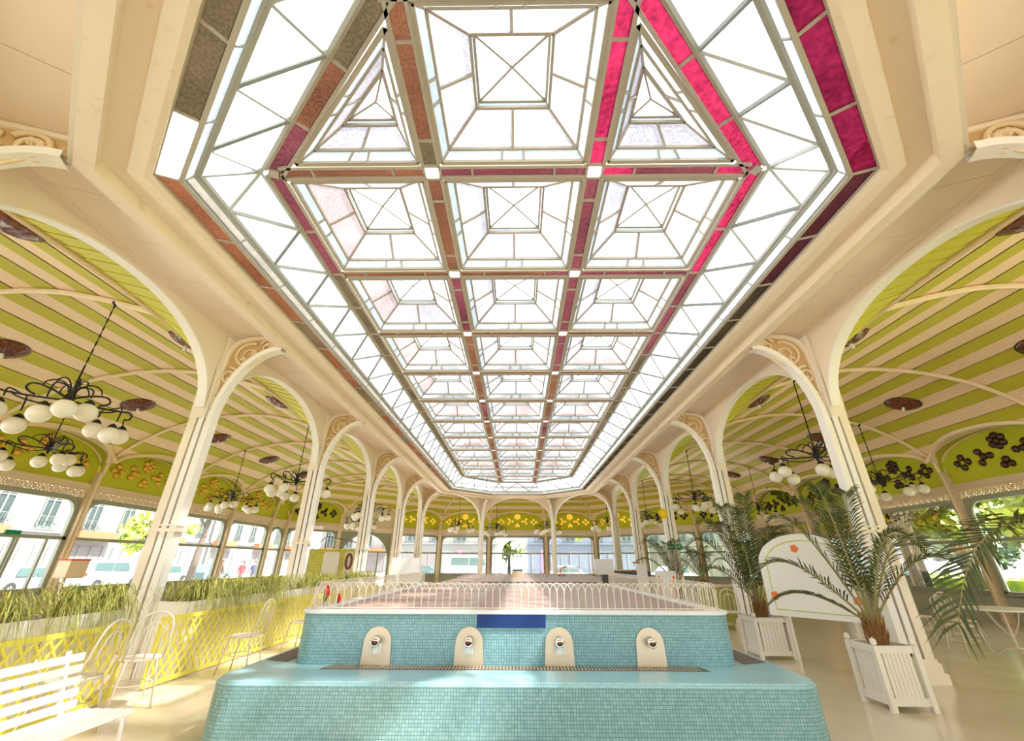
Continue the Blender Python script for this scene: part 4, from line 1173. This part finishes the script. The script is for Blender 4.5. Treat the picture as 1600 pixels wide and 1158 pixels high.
MB().tube([V(kx0, ky+.3, kz), V(kx0+.6, ky+.3, kz+.55), V(kx1-.4, ky+.3, kz+.3), V(kx1, ky+.3, kz)], .02, 5).tube([V(kx0+.6, ky+.3, kz), V(kx0+.6, ky+.3, kz+.75)], .025, 5).build('awning_frame', 'iron', t)

# ================================================================== right: planters, palms, board, signs
def planter(x, y, s, h, label):
    t = thing('planter_box', label, 'planter', (x, y, 0))
    for a in range(4):
        R = Matrix.Rotation(a*pi/2, 3, 'Z')
        m = MB(); P = lambda u, z, o=0: R @ V(u, -s/2+o, z)
        m.bar(P(-s/2+.03, h-.035), P(s/2-.03, h-.035), .03, .07); m.build('rail', 'planter', t); MB().bar(P(-s/2+.03, .09), P(s/2-.03, .09), .03, .07).build('rail', 'planter', t)
        n = 7
        for q in range(n):
            u = lerp(-s/2+.06, s/2-.06, (q+.5)/n); w_ = (s-.12)/n-.005
            MB().box(P(u, h/2+.02, .012), (w_, .014, h-.16), a*pi/2).build('board', 'planter', t)
        MB().box(R @ V(-s/2, -s/2, h/2), (.055, .055, h)).lathe([(.01, h), (.035, h+.02), (.03, h+.06), (.004, h+.08)], tuple((R @ V(-s/2, -s/2, 0))), 8).build('corner_post', 'planter', t)
    MB().box((0, 0, h-.09), (s-.05, s-.05, .03)).build('soil', 'soil', t)
    return t
def frond(L, rise, droop, nl, rnd, leaf=.28, w=.011, curl=0.0):
    """arching feather leaf along +x, rooted at the origin"""
    m = MB(); st = MB(); pts = []
    for q in range(17):
        u = q/16; pts.append(V(L*(u-.18*u*u*droop), curl*u*u, rise*sin(min(1, u*.9)*pi*.62)*1.0-droop*u**2.2*L*.55))
    st.tube(pts, [lerp(.016, .003, q/16) for q in range(17)], 5)
    for k in range(nl):
        u = .14+.85*k/nl; q = min(15, int(u*16)); f = u*16-q; p = pts[q].lerp(pts[q+1], f); t = (pts[q+1]-pts[q]).normalized()
        sd2 = V(0, 1, 0); up_ = sd2.cross(t)*-1
        ll = leaf*(.35+.65*sin(pi*(.12+.80*u)))*rnd.uniform(.9, 1.1)
        for s in (-1, 1):
            d = (t*(.55+.35*u)+sd2*s*.85+up_*rnd.uniform(.10, .35)).normalized()
            e = p+d*ll+V(0, 0, -ll*rnd.uniform(.08, .25)); mid = p+d*ll*.45+V(0, 0, .005); wv = t*w
            m.add([p-wv*.5, p+wv*.5, mid+wv, mid-wv, e], [(0, 1, 2, 3), (3, 2, 4)])
    return m, st
def palm(x, y, z, label, fr, stem_h=.2, seed=1, stem_r=.07):
    rnd = random.Random(seed); t = thing('palm', label, 'plant', (x, y, z))
    m = MB(); m.lathe([(stem_r*1.1, 0), (stem_r*1.3, stem_h*.3), (stem_r, stem_h*.8), (stem_r*.7, stem_h)], n=9)
    for q in range(26):
        a = q*2.4; zz = stem_h*(q/26); m.tube([V(stem_r*cos(a), stem_r*sin(a), zz), V(stem_r*1.6*cos(a), stem_r*1.6*sin(a), zz+.09), V(stem_r*1.75*cos(a), stem_r*1.75*sin(a), zz+.16)], [.02, .014, .004], 4)
    m.build('trunk', 'bark', t)
    for (az, L, rise, droop, nl, leaf) in fr:
        lf, st = frond(L, rise, droop, nl, rnd, leaf, .012)
        o = lf.build('frond', 'palm', t, loc=V(0, 0, stem_h*.85)); o.rotation_euler = (0, 0, radians(az)); st.build('stalk', 'rachis', o)
    return t
planter(4.40, 9.12, .54, .60, 'white slatted planter box right behind the basin corner')
palm(4.40, 9.12, .53, 'tall feathery palm in the planter behind the basin corner', [(176, 1.25, 1.35, .55, 44, .36), (125, 1.0, 1.6, .25, 42, .34), (95, .7, 1.8, .1, 42, .34), (60, .8, 1.75, .15, 42, .34), (20, 1.15, 1.5, .35, 44, .36), (-5, 1.45, 1.2, .6, 44, .36), (-60, .9, 1.3, .4, 50, .3), (-120, 1.0, 1.2, .5, 50, .3), (210, 1.0, 1.5, .4, 42, .34), (165, .6, 1.9, .05, 40, .32), (40, .45, 1.95, .05, 42, .31), (190, 1.3, .9, .7, 40, .32)], .24, 3)
planter(4.33, 6.22, .44, .60, 'white slatted planter box at lower right in front of the front right column')
palm(4.33, 6.22, .53, 'large feathery palm in the lower right planter', [(170, 1.55, 1.05, .8, 48, .3), (140, .9, 1.35, .25, 42, .3), (110, .6, 1.5, .1, 42, .3), (60, .9, 1.4, .2, 42, .31), (15, 1.5, 1.25, .5, 46, .34), (-20, 1.3, 1.0, .6, 42, .31), (-60, .7, 1.1, .3, 46, .24), (35, .6, 1.6, .05, 42, .3), (155, 1.2, .5, .5, 56, .22), (80, .45, 1.7, .02, 56, .24)], .28, 5)
palm(4.75, 14.6, .45, 'palm in the middle distance beyond the green exit sign column', [(170, 1.3, .9, .5, 36, .3), (120, 1.0, 1.2, .3, 36, .3), (60, .9, 1.3, .2, 36, .3), (0, 1.2, 1.0, .5, 36, .3), (-60, 1.0, 1.0, .4, 30, .3), (210, 1.3, 1.3, .3, 36, .3), (-120, .9, 1.2, .3, 30, .3)], .5, 9)
planter(4.75, 14.6, .55, .52, 'white planter box of the middle distance palm')
palm(6.6, 17.5, .45, 'smaller palm near the right windows, beyond the blank board', [(170, 1.1, .9, .5, 30, .3), (110, .9, 1.2, .3, 30, .3), (50, .9, 1.2, .2, 30, .3), (0, 1.1, .9, .5, 30, .3), (-80, .9, 1.0, .4, 30, .3), (230, 1.0, 1.1, .3, 30, .3)], .5, 10)
planter(6.6, 17.5, .55, .52, 'white planter box of the smaller palm near the right windows')
# close palm entering from the right edge of the frame
t = palm(5.55, 4.0, .53, 'close palm reaching into the frame from the right edge', [], .62, 12, .09)
rnd = random.Random(4)
for (az, L, rise, droop, nl, leaf, roll) in ((181, 2.62, 1.25, .95, 46, .58, 0), (60, 1.3, 1.2, .6, 40, .4, 0), (-40, 1.4, 1.1, .6, 40, .4, 0), (-120, 1.3, 1.2, .6, 40, .4, 0)):
    lf, st = frond(L, rise, droop, nl, rnd, leaf, .022); o = lf.build('frond', 'palm', t, loc=V(0, 0, .55)); o.rotation_euler = (0, 0, radians(az)); st.build('stalk', 'rachis', o)
planter(5.55, 4.0, .5, .6, 'white planter box of the close palm, outside the frame at right')
# arched board
t = thing('sign_board', 'large blank white board with an arched top, on two posts', 'sign', (4.62, 7.75, 0), radians(-12))
bw, b0, b1, b2 = .68, H-.76, H-.0, H+.44
pts = [V(-bw, 0, b0+.06), V(bw, 0, b0-.03), V(bw, 0, b1)]+[V(bw*cos(a), 0, b1+(b2-b1)*sin(a)) for a in [pi*q/20 for q in range(1, 20)]]+[V(-bw, 0, b1)]
MB().prism(pts, (0, -.03, 0)).build('panel', 'board', t)
lp = [V(-bw+.10, -.034, b0+.14), V(bw-.10, -.034, b0+.06), V(bw-.10, -.034, b1-.02)]+[V((bw-.1)*cos(a), -.034, b1+(b2-b1-.1)*sin(a)) for a in [pi*q/20 for q in range(1, 20)]]+[V(-bw+.1, -.034, b1-.02)]
MB().tube(lp, .007, 4, True).build('border_line', 'lineg', t)
m = MB()
for cx_, cz_ in ((-bw+.12, b0+.32), (bw-.12, b0+.26), (-.12, b2-.22)):
    for q in range(5):
        a = q*2*pi/5; m.lathe([(.028, 0), (.024, .004)], (cx_+.035*cos(a), -.036, cz_+.035*sin(a)), 8, Matrix.Rotation(pi/2, 3, 'X'))
    m.lathe([(.02, 0), (.018, .006)], (cx_, -.038, cz_), 8, Matrix.Rotation(pi/2, 3, 'X'))
m.build('printed_flower', 'orange', t)
MB().bar((-.42, .03, 0), (-.42, .03, b0+.5), .04, .04, (0, 1, 0)).build('post', 'wire', t); MB().bar((.46, .03, 0), (.46, .03, b0+.5), .04, .04, (0, 1, 0)).build('post', 'wire', t)
# exit sign and yellow disc on the third right column
t = thing('exit_sign', 'small green exit sign with a white arrow on the third right column', 'sign', (5.5, 16.80, H+.52))
MB().box((.06, 0, 0), (.52, .02, .17)).build('panel', 'green_sign', t)
MB().bar((-.17, -.014, 0), (-.06, -.014, 0), .03, .004, (0, 1, 0)).prism([V(-.06, -.012, .05), V(-.06, -.012, -.05), V(.0, -.012, 0)], (0, -.004, 0)).build('arrow', 'white', t)
cu = bpy.data.curves.new('lettering', 'FONT'); cu.body = 'SORTIE'; cu.size = .095; cu.extrude = .002; cu.align_x = 'LEFT'; cu.align_y = 'CENTER'
dg = bpy.data.objects.new('lettering', cu); C.objects.link(dg); bpy.context.view_layer.update()
me = bpy.data.meshes.new_from_object(dg.evaluated_get(bpy.context.evaluated_depsgraph_get())); bpy.data.objects.remove(dg)
me.materials.clear(); me.materials.append(MT['white']); o = part('lettering', me, t, V(.02, -.013, 0)); o.rotation_euler = (pi/2, 0, 0); o.scale = (.72, 1, 1)
t = thing('round_sign', 'small round yellow sign on the third right column', 'sign', (5.32, 16.82, H+1.62))
MB().lathe([(.16, 0), (.17, .01), (.16, .02)], n=20, mtx=Matrix.Rotation(pi/2, 3, 'X')).build('disc', 'signyellow', t)
MB().tube([V(.12*cos(a), -.025, .12*sin(a)) for a in [2*pi*q/16 for q in range(16)]], .008, 4, True).build('ring', 'orange', t)
# flowers
def blossoms(x, y, z, r, m_, label, n=7):
    t = thing('flower_cluster', label, 'flowers', (x, y, z)); g = MB(); rn = random.Random(int(x*10))
    st = MB()
    for q in range(n):
        p = V(rn.uniform(-r, r), rn.uniform(-r, r), rn.uniform(-r, r)); g.lathe([(.005, -.01), (r*.45, .01), (r*.4, .03), (.01, .035)], tuple(p), 7)
        st.tube([V(0, 0, -r*3), p], .004, 3)
    st.build('stems', 'palm', t); g.build('blossoms', m_, t)
blossoms(-2.28, 5.95, FZT+.17, .05, 'red', 'red flowers at the left front corner of the basin fence'); blossoms(-2.28, 6.4, FZT+.05, .03, 'red', 'few small red flowers low on the left basin rim')
blossoms(1.6, 17.6, H-.25, .16, 'orange', 'orange flowers in front of the far basin'); blossoms(4.3, 17.2, H-.1, .18, 'orange', 'orange red flowers by the dark counter at far right')
t = thing('sign_board', 'blank white panel standing by the far right end of the basins', 'sign', (3.5, 19.5, 0)); MB().box((0, 0, H-.12), (.75, .04, .55)).build('panel', 'board', t); MB().box((-.3, .03, .5), (.04, .04, 1)).box((.3, .03, .5), (.04, .04, 1)).build('posts', 'wire', t)
t = thing('sign_board', 'tall blank white panel beside the middle distance palm', 'sign', (4.15, 16.2, 0)); MB().box((0, 0, .85), (.34, .04, 1.15)).build('panel', 'board', t); MB().box((0, .03, .15), (.3, .3, .3)).build('foot', 'board', t)
t = thing('sign_board', 'wide white panel with orange edges behind the right fence', 'sign', (4.1, 13.5, 0)); MB().box((0, 0, .85), (.56, .04, .8)).build('panel', 'board', t); MB().box((-.2, -.025, .85), (.05, .01, .55)).build('edge_print', 'orange', t); MB().box((.2, -.025, .85), (.05, .01, .55)).build('edge_print', 'orange', t); MB().box((0, .03, .25), (.5, .3, .5)).build('foot', 'board', t)
t = thing('dark_counter', 'dark counter at the far right beyond the fence', 'counter', (5.4, 24.5, 0)); MB().box((0, 0, .55), (2.4, .6, 1.1)).build('body', 'shop', t); MB().box((0, 0, 1.12), (2.5, .7, .05)).build('top', 'pier', t)
t = thing('lattice_screen', 'low green lattice screen behind the right fence', 'screen', (0, 0, 0)); MB().box((5.6, 12.6, .45), (2.0, .05, .9)).build('panel', 'kiosk', t); MB().box((5.6, 12.6, .93), (2.05, .1, .06)).build('rail', 'frieze', t)
t = thing('crate', 'small wooden crate with red trim hung at the left window pier', 'crate', (-12.75, 13.75, 1.05)); MB().box((0, 0, .2), (.35, .6, .42)).build('box', 'ornament', t); MB().box((0, 0, .43), (.38, .63, .04)).build('trim', 'red', t)
MB().box((0, 0, -.02), (.3, .6, .03)).build('shelf', 'pier', t); MB().box((-.1, 0, -.54), (.06, .06, 1.04)).build('post', 'pier', t)
# ================================================================== outside
def facade(x0, y0, x1, y1, h, label, floors, per, ground='shop', matn='render', wm='shutter', awn=True):
    a, b = V(x0, y0, 0), V(x1, y1, 0); d = b-a; L = d.length; d = d.normalized(); n = outward(a, b)
    t = thing('building', label, 'building', (a+b)/2)
    o_ = (a+b)/2
    def P(u, z, o=0): p = a+d*u+n*o-o_; p.z = z; return p
    MB().prism([P(0, -.2), P(L, -.2), P(L, h), P(0, h)], n*6).build('wall', matn, t)
    fh = (h-3.6)/floors; k = int(L/per)
    for f in range(floors):
        MB().prism([P(0, 3.45+f*fh, -.18), P(L, 3.45+f*fh, -.18), P(L, 3.62+f*fh, -.18), P(0, 3.62+f*fh, -.18)], n*.3).build('string_course', matn, t)
        for q in range(k):
            u = (q+.5)*L/k; z0 = 3.9+f*fh; z1 = z0+fh*.68
            w_ = MB().prism([P(u-.55, z0, -.04), P(u+.55, z0, -.04), P(u+.55, z1, -.04), P(u-.55, z1, -.04)], n*.06).build('window', wm, t)
            m = MB()
            for e in (-.6, 0, .6): m.bar(P(u+e, z0, -.07), P(u+e, z1, -.07), .1, .06, n)
            m.bar(P(u-.65, z1, -.07), P(u+.65, z1, -.07), .1, .06, n); m.bar(P(u-.6, (z0+z1*2)/3, -.07), P(u+.6, (z0+z1*2)/3, -.07), .07, .05, n); m.build('window_trim', 'render', w_)
            m = MB()
            for e in range(9): m.bar(P(u-.8+e*.2, z0-.05, -.35), P(u-.8+e*.2, z0+.7, -.35), .03)
            m.bar(P(u-.8, z0+.7, -.35), P(u+.8, z0+.7, -.35), .04); m.bar(P(u-.8, z0-.05, -.35), P(u+.8, z0-.05, -.35), .04); m.build('balcony_rail', 'iron', w_)
    kk = max(2, int(L/4.2))
    for q in range(kk):
        u0_, u1_ = (q+.12)*L/kk, (q+.88)*L/kk
        s_ = MB().prism([P(u0_, 0, -.04), P(u1_, 0, -.04), P(u1_, 2.6, -.04), P(u0_, 2.6, -.04)], n*.06).build('shopfront', ground, t)
        m = MB()
        for e in (0, .33, .66, 1): m.bar(P(lerp(u0_, u1_, e), 0, -.07), P(lerp(u0_, u1_, e), 2.6, -.07), .12, .06, n)
        m.build('shopfront_frame', 'render', s_)
        if awn and q % 2 == 0: MB().prism([P(u0_-.2, 3.0, -.05), P(u1_+.2, 3.0, -.05), P(u1_+.2, 3.75, -.05), P(u0_-.2, 3.75, -.05)], n*-.8).build('awning', 'awning', t)
    return t
facade(-37, 20, -37, 37.6, 12, 'white facade across the street with an orange awning, seen through the first left window', 2, 3.1)
facade(-37, 38, -37, 56, 12, 'white facade with tall grey green windows, seen through the second left window', 2, 3.4)
facade(-37, 56.5, -37, 84, 12, 'white facade farther along the street, seen through the third and fourth left windows', 2, 3.2)
facade(-36, 86, -15, 86, 12, 'pale facade closing the street behind the kiosk', 2, 3.2)
facade(-14.5, 58, -2.5, 58, 10, 'white building with dark shop windows behind the white van', 1, 3.0, 'shop', awn=False)
facade(1.2, 58, 15, 58, 10, 'grey blue shop building with pink strips at the far right end', 1, 3.4, 'greyblue', 'greyblue', awn=False)
facade(16, 62, 36, 58, 10, 'pale building behind the right palms', 2, 3.2, awn=False)
# archway wall in the middle
t = thing('building', 'white wall with an arched passage opening to greenery, straight ahead', 'building', (0, 58, 0))
m = MB(); ar = [(1.3*cos(a), 2.6+1.3*sin(a)) for a in [pi*q/10 for q in range(11)]]
pl = [V(1.9, 0, -.2), V(1.9, 0, 8), V(-2.5, 0, 8), V(-2.5, 0, -.2), V(-2.2+.0, 0, -.2)]
m.prism([V(-2.5, 0, -.2), V(-1.3-.6, 0, -.2), V(-1.3-.6, 0, 8), V(-2.5, 0, 8)], (0, .5, 0)); m.prism([V(.7, 0, -.2), V(1.2, 0, -.2), V(1.2, 0, 8), V(.7, 0, 8)], (0, .5, 0))
top = [V(-.6+x, 0, z) for x, z in ar]
m.prism(top+[V(-1.9, 0, 8), V(.7, 0, 8)], (0, .5, 0)); m.build('arch_wall', 'render', t)
# pink banners
for x, lab in ((-6.9, 'pink banner beside the dark shop windows'), (3.0, 'thin pink strip left of the grey blue shop door'), (9.2, 'thin pink strip right of the grey blue shop door')):
    t = thing('banner', lab, 'banner', (x, 56.9, 0)); MB().box((0, 0, 1.7), (.5, .1, 2.2)).build('cloth', 'pink', t); MB().box((0, 0, .3), (.08, .08, .6)).build('stand', 'iron', t)

def car(x, y, rz, label, body, L=4.3, h=1.5, van=False):
    t = thing('car', label, 'car', (x, y, -.2), rz, 'parked cars in the street')
    W = 1.75; hl = L/2; g = .18
    if van: top = [(-hl+.05, h*.50), (-hl+.15, h*.95), (-hl+.5, h), (hl*.35, h), (hl*.62, h*.62), (hl-.15, h*.48), (hl, h*.30)]
    else: top = [(-hl, h*.55), (-hl+.35, h*.66), (-hl*.55, h*.97), (0, h), (hl*.30, h*.93), (hl*.58, h*.62), (hl-.15, h*.5), (hl, h*.32)]
    low = [(hl, g), (-hl, g)]
    prof = top+low
    def sec(y_, k): return [V(px, y_, pz if pz < h*.6 else h*.6+(pz-h*.6)*k) for px, pz in prof]
    rows = [sec(-W/2, .9), sec(-W/2+.12, 1), sec(W/2-.12, 1), sec(W/2, .9)]
    for r in rows[0], rows[3]:
        for i, p in enumerate(r):
            if p.z > h*.6: p.y *= .86
    m = MB(); m.grid([r+[r[0]] for r in rows]); m.add(rows[0], [tuple(range(len(prof)))[::-1]]); m.add(rows[3], [tuple(range(len(prof)))]); m.build('body', body, t)
    for s in (-1, 1):
        yy = s*(W/2*.86+.012)
        z0, z1 = h*.63, h*.90
        spans = [(-hl*.78, -hl*.2), (-hl*.16, hl*.30)] if van else [(-hl*.5, -hl*.04), (0, hl*.34)]
        for q, (u0_, u1_) in enumerate(spans):
            sl = .22 if q else .0; sr = .12 if not q else 0
            MB().prism([V(u0_-(sr if q == 0 else 0), yy*1.07, z0), V(u1_+sl, yy*1.07, z0), V(u1_, yy, z1), V(u0_, yy, z1)], (0, s*.012, 0)).build('side_window', 'carglass', t)
        MB().box((-hl+.06, s*(W/2-.2), h*.52), (.06, .25, .16)).build('tail_light', 'red', t); MB().box((hl-.07, s*(W/2-.25), h*.42), (.1, .3, .12)).build('head_light', 'white', t)
        for xx in (-hl*.62, hl*.62):
            MB().lathe([(.2, -.1), (.31, -.09), (.33, 0), (.31, .09), (.2, .1)], (xx, s*(W/2-.06), .32), 16, Matrix.Rotation(pi/2, 3, 'X')).lathe([(.19, -.108), (.19, .108)], (xx, s*(W/2-.06), .32), 10, Matrix.Rotation(pi/2, 3, 'X')).build('wheel', 'tyre', t)
            MB().lathe([(.18, 0), (.05, .02)], (xx, s*(W/2+.045), .32), 10, Matrix.Rotation(-s*pi/2, 3, 'X')).build('hubcap', 'chrome', t)
    xw = hl*.5 if van else hl*.46
    MB().prism([V(hl*.60+.0, -W*.36, h*.66), V(hl*.60, W*.36, h*.66), V(hl*(.38 if van else .33), W*.33, h*.92), V(hl*(.38 if van else .33), -W*.33, h*.92)], (.02, 0, .02)).build('windscreen', 'carglass', t)
    return t
car(-27.5, 32.2, pi/2, 'white minivan parked outside the second left window', 'carwhite', 4.6, 1.75, True)
car(-27.5, 26.8, pi/2, 'silver hatchback parked behind the white minivan', 'carsilver', 4.0, 1.45)
car(-27.5, 21.3, -pi/2, 'pale car outside the first left window', 'carwhite', 4.2, 1.4)
car(-29, 39.5, pi/2, 'silver car partly behind the street tree', 'carsilver', 4.2, 1.45)
car(-29, 45.5, pi/2, 'dark car outside the third left window', 'cardark', 4.2, 1.45)
car(-4.2, 47, 0.05, 'white delivery van outside the far end windows', 'carwhite', 5.6, 2.3, True)
car(-9.5, 46.5, pi, 'dark car left of the white delivery van', 'cardark', 4.2, 1.4)
car(5.0, 47.5, 0, 'white car outside the far end, right of the middle columns', 'carwhite', 4.2, 1.45)
car(14.5, 45, .4, 'pale blue white car seen behind the middle distance palm', 'carwhite', 4.2, 1.45)
car(22, 46, .2, 'white car seen left of the first palm trunk', 'carwhite', 4.2, 1.5)

def tree(x, y, h, r, label, leafm='leaf', n=1500, seed=1, lean=0, trunk_r=.22, cz=.72):
    t = thing('tree', label, 'tree', (x, y, -.15), 0, 'trees outside the hall'); rn = random.Random(seed)
    m = MB(); m.tube([V(0, 0, 0), V(lean*.3, 0, h*.25), V(lean*.7, 0, h*.5), V(lean, 0, h*.75)], [trunk_r*1.25, trunk_r, trunk_r*.8, trunk_r*.4], 8)
    for q in range(6):
        a = q*1.05+rn.random(); z = h*rn.uniform(.42, .6); m.tube([V(lean*.6, 0, z), V(lean*.6+r*.4*cos(a), r*.4*sin(a), z+h*.15), V(lean*.6+r*.7*cos(a), r*.7*sin(a), z+h*.22)], [trunk_r*.45, trunk_r*.3, trunk_r*.1], 5)
    m.build('trunk', 'trunk', t, True)
    g = MB(); cl = [V(lean+rn.gauss(0, .55)*r, rn.gauss(0, .55)*r, h*cz+rn.gauss(0, .35)*r) for _ in range(26)]
    for q in range(n):
        c_ = rn.choice(cl); d = V(rn.gauss(0, 1), rn.gauss(0, 1), rn.gauss(0, .7)); d.normalize(); p = c_+d*r*.30*rn.uniform(.5, 1)
        s = rn.uniform(.13, .26)*(1+r*.12); a = V(rn.gauss(0, 1), rn.gauss(0, 1), rn.gauss(0, 1)).normalized(); b = a.orthogonal().normalized()
        g.add([p-a*s, p+b*s*.6, p+a*s, p-b*s*.6], [(0, 1, 2, 3)])
    g.build('foliage', leafm, t)['kind'] = 'stuff'
    return t
tree(21, 22.5, 7.5, 3.9, 'leaning park tree outside the right windows, trunk behind the close palm frond', 'leaf', 4200, 1, -1.2, .3, .66)
tree(20.5, 15.0, 8, 3.4, 'park tree outside the nearest right window', 'leaf', 4200, 2, .4, .28, .6)
tree(23, 31, 8, 3.2, 'park tree seen left of the front right column', 'leaf', 3600, 3, 0, .28, .6)
tree(31, 28, 9, 3.8, 'dark leafy park tree behind the leaning one', 'leaf2', 4600, 4, 0, .35, .5)
tree(31, 17, 9, 3.8, 'dark leafy park tree behind the nearest right window tree', 'leaf2', 4600, 5, 0, .35, .5)
tree(43, 23, 13, 5.6, 'tall dark tree mass at the back of the park', 'leaf2', 5000, 21, 0, .4, .5)
tree(43, 39, 13, 5.6, 'second tall dark tree mass at the back of the park, farther off', 'leaf2', 5000, 22, 0, .4, .5)
tree(42, 8, 13, 5.6, 'third tall dark tree mass at the back of the park, nearer', 'leaf2', 5000, 23, 0, .4, .5)
tree(32, 39, 9, 3.6, 'distant park tree at the right', 'leaf2', 3600, 6, 0, .35, .5)
tree(24, 6, 9, 3.4, 'broad park tree at the right edge', 'leaf', 2400, 7, 0, .35)
tree(-22, 32.5, 8, 2.6, 'slim street tree outside the left windows', 'leaf', 900, 8, .3, .2, .85)
tree(-31, 39.5, 6.5, 1.7, 'small street tree in front of the facade across the street', 'leaf', 700, 9, 0, .14, .62)
tree(-1.2, 66, 8, 2.6, 'bright tree seen through the arched passage', 'leaf', 900, 10, 0, .2, .5)
tree(7.8, 50, 7, 1.6, 'thin young tree outside the far end windows', 'leaf', 600, 11, 0, .12, .7)
def hedge(x0, x1, y, label, h=.8, d=1.0, m_='leaf2'):
    t = thing('hedge', label, 'hedge', (0, 0, -.12)); rn = random.Random(int(y)); g = MB()
    for q in range(1800):
        p = V(rn.uniform(-.5, .5)*d+x0, rn.uniform(0, 1)*(x1)+y, h*sqrt(rn.random())); s = rn.uniform(.06, .13); a = V(rn.gauss(0, 1), rn.gauss(0, 1), rn.gauss(0, 1)).normalized(); b = a.orthogonal().normalized(); g.add([p-a*s, p+b*s*.6, p+a*s, p-b*s*.6], [(0, 1, 2, 3)])
    g.build('foliage', m_, t)['kind'] = 'stuff'
    MB().box((x0, y+x1/2, h*.42), (d*.8, x1-.2, h*.8)).build('inner_mass', m_, t)
hedge(25.5, 22, 8, 'clipped green hedge along the park lawn', 1.0, 1.2, 'leaf')
t = thing('planter_pot', 'terracotta pot on the lawn seen past the first palm', 'pot', (17.5, 22.3, -.12)); MB().lathe([(.25, 0), (.38, .55), (.42, .6), (.36, .6), (.3, .45)], n=14).build('pot', 'terracotta', t); MB().lathe([(.3, .5), (.02, .52)], n=14).build('soil', 'soil', t)

# ------------------------------------------------------------------ people in the street
def person(x, y, rz, label, coat, h=1.72, bag=False, stride=.16):
    t = thing('person', label, 'person', (x, y, -.2), rz); k = h/1.72
    J = {'pelvis': (0, 0, .92, .13), 'waist': (0, 0, 1.08, .12), 'chest': (.01, 0, 1.28, .15), 'neck0': (0, 0, 1.43, .08), 'neck': (.02, 0, 1.50, .055), 'head': (.03, 0, 1.60, .09), 'crown': (.03, 0, 1.70, .07)}
    E = [('pelvis', 'waist'), ('waist', 'chest'), ('chest', 'neck0'), ('neck0', 'neck'), ('neck', 'head'), ('head', 'crown')]
    for s, n_ in ((1, 'l'), (-1, 'r')):
        J['sh'+n_] = (0, s*.18, 1.38, .065); J['el'+n_] = (-.03-s*.05, s*.25, 1.10, .048); J['wr'+n_] = (.08-s*.08, s*.24, .86, .034); J['ha'+n_] = (.10-s*.08, s*.24, .78, .036)
        J['hi'+n_] = (0, s*.09, .86, .095); J['kn'+n_] = (.05+s*stride*.3, s*.10, .48, .065); J['an'+n_] = (s*stride, s*.10, .09, .045); J['to'+n_] = (s*stride+.15, s*.11, .04, .035)
        E += [('chest', 'sh'+n_), ('sh'+n_, 'el'+n_), ('el'+n_, 'wr'+n_), ('wr'+n_, 'ha'+n_), ('pelvis', 'hi'+n_), ('hi'+n_, 'kn'+n_), ('kn'+n_, 'an'+n_), ('an'+n_, 'to'+n_)]
    names = list(J); me = bpy.data.meshes.new('body'); me.from_pydata([V(*J[n_][:3])*k for n_ in names], [(names.index(a), names.index(b)) for a, b in E], [])
    o = part('body', me, t); md = o.modifiers.new('skin', 'SKIN'); o.modifiers.new('sub', 'SUBSURF').levels = 1; o.modifiers['sub'].render_levels = 1
    for v_, n_ in zip(me.skin_vertices[0].data if me.skin_vertices else [], names): v_.radius = (J[n_][3]*k, J[n_][3]*k)
    bpy.context.view_layer.update()
    ev = bpy.data.meshes.new_from_object(o.evaluated_get(bpy.context.evaluated_depsgraph_get())); o.modifiers.clear(); o.data = ev
    ev.materials.clear()
    for q in ('skin', coat, 'trousers', 'tyre'): ev.materials.append(MT[q])
    for p in ev.polygons:
        z = p.center.z/k; yy = abs(p.center.y)/k
        p.material_index = 0 if (z > 1.47 or (z < .84 and yy > .2)) else (1 if z > .84 else (3 if z < .08 else 2)); p.use_smooth = True
    m = MB(); m.sphere((.0, 0, 1.66*k), .105*k, 10, 6); m.lathe([(.06, 0), (.10, .1), (.09, .2)], (-.05*k, 0, 1.45*k), 8); m.build('hair', 'hair', t, True)
    m = MB(); m.lathe([(.02, 0), (.012, .02), (.002, .03)], (.115*k, 0, 1.60*k), 6, Matrix.Rotation(pi/2, 3, 'Y')); m.build('nose', 'skin', t)
    if bag: MB().box((-.05, .27, .85), (.3, .1, .34)).tube([V(-.05, .22, 1.0), V(0, .16, 1.4), V(-.05, .25, 1.0)], .012, 4).build('bag', 'shop', t)
person(-21.0, 34.1, 1.2, 'person in a dark brown coat with long hair outside the fourth left window', 'coat', 1.75)
person(-21.5, 37.6, -1.6, 'person in a red top outside the left windows', 'redshirt', 1.7)
person(-21.0, 38.4, -1.4, 'person in a dark navy coat carrying a bag outside the left windows', 'navy', 1.7, True)
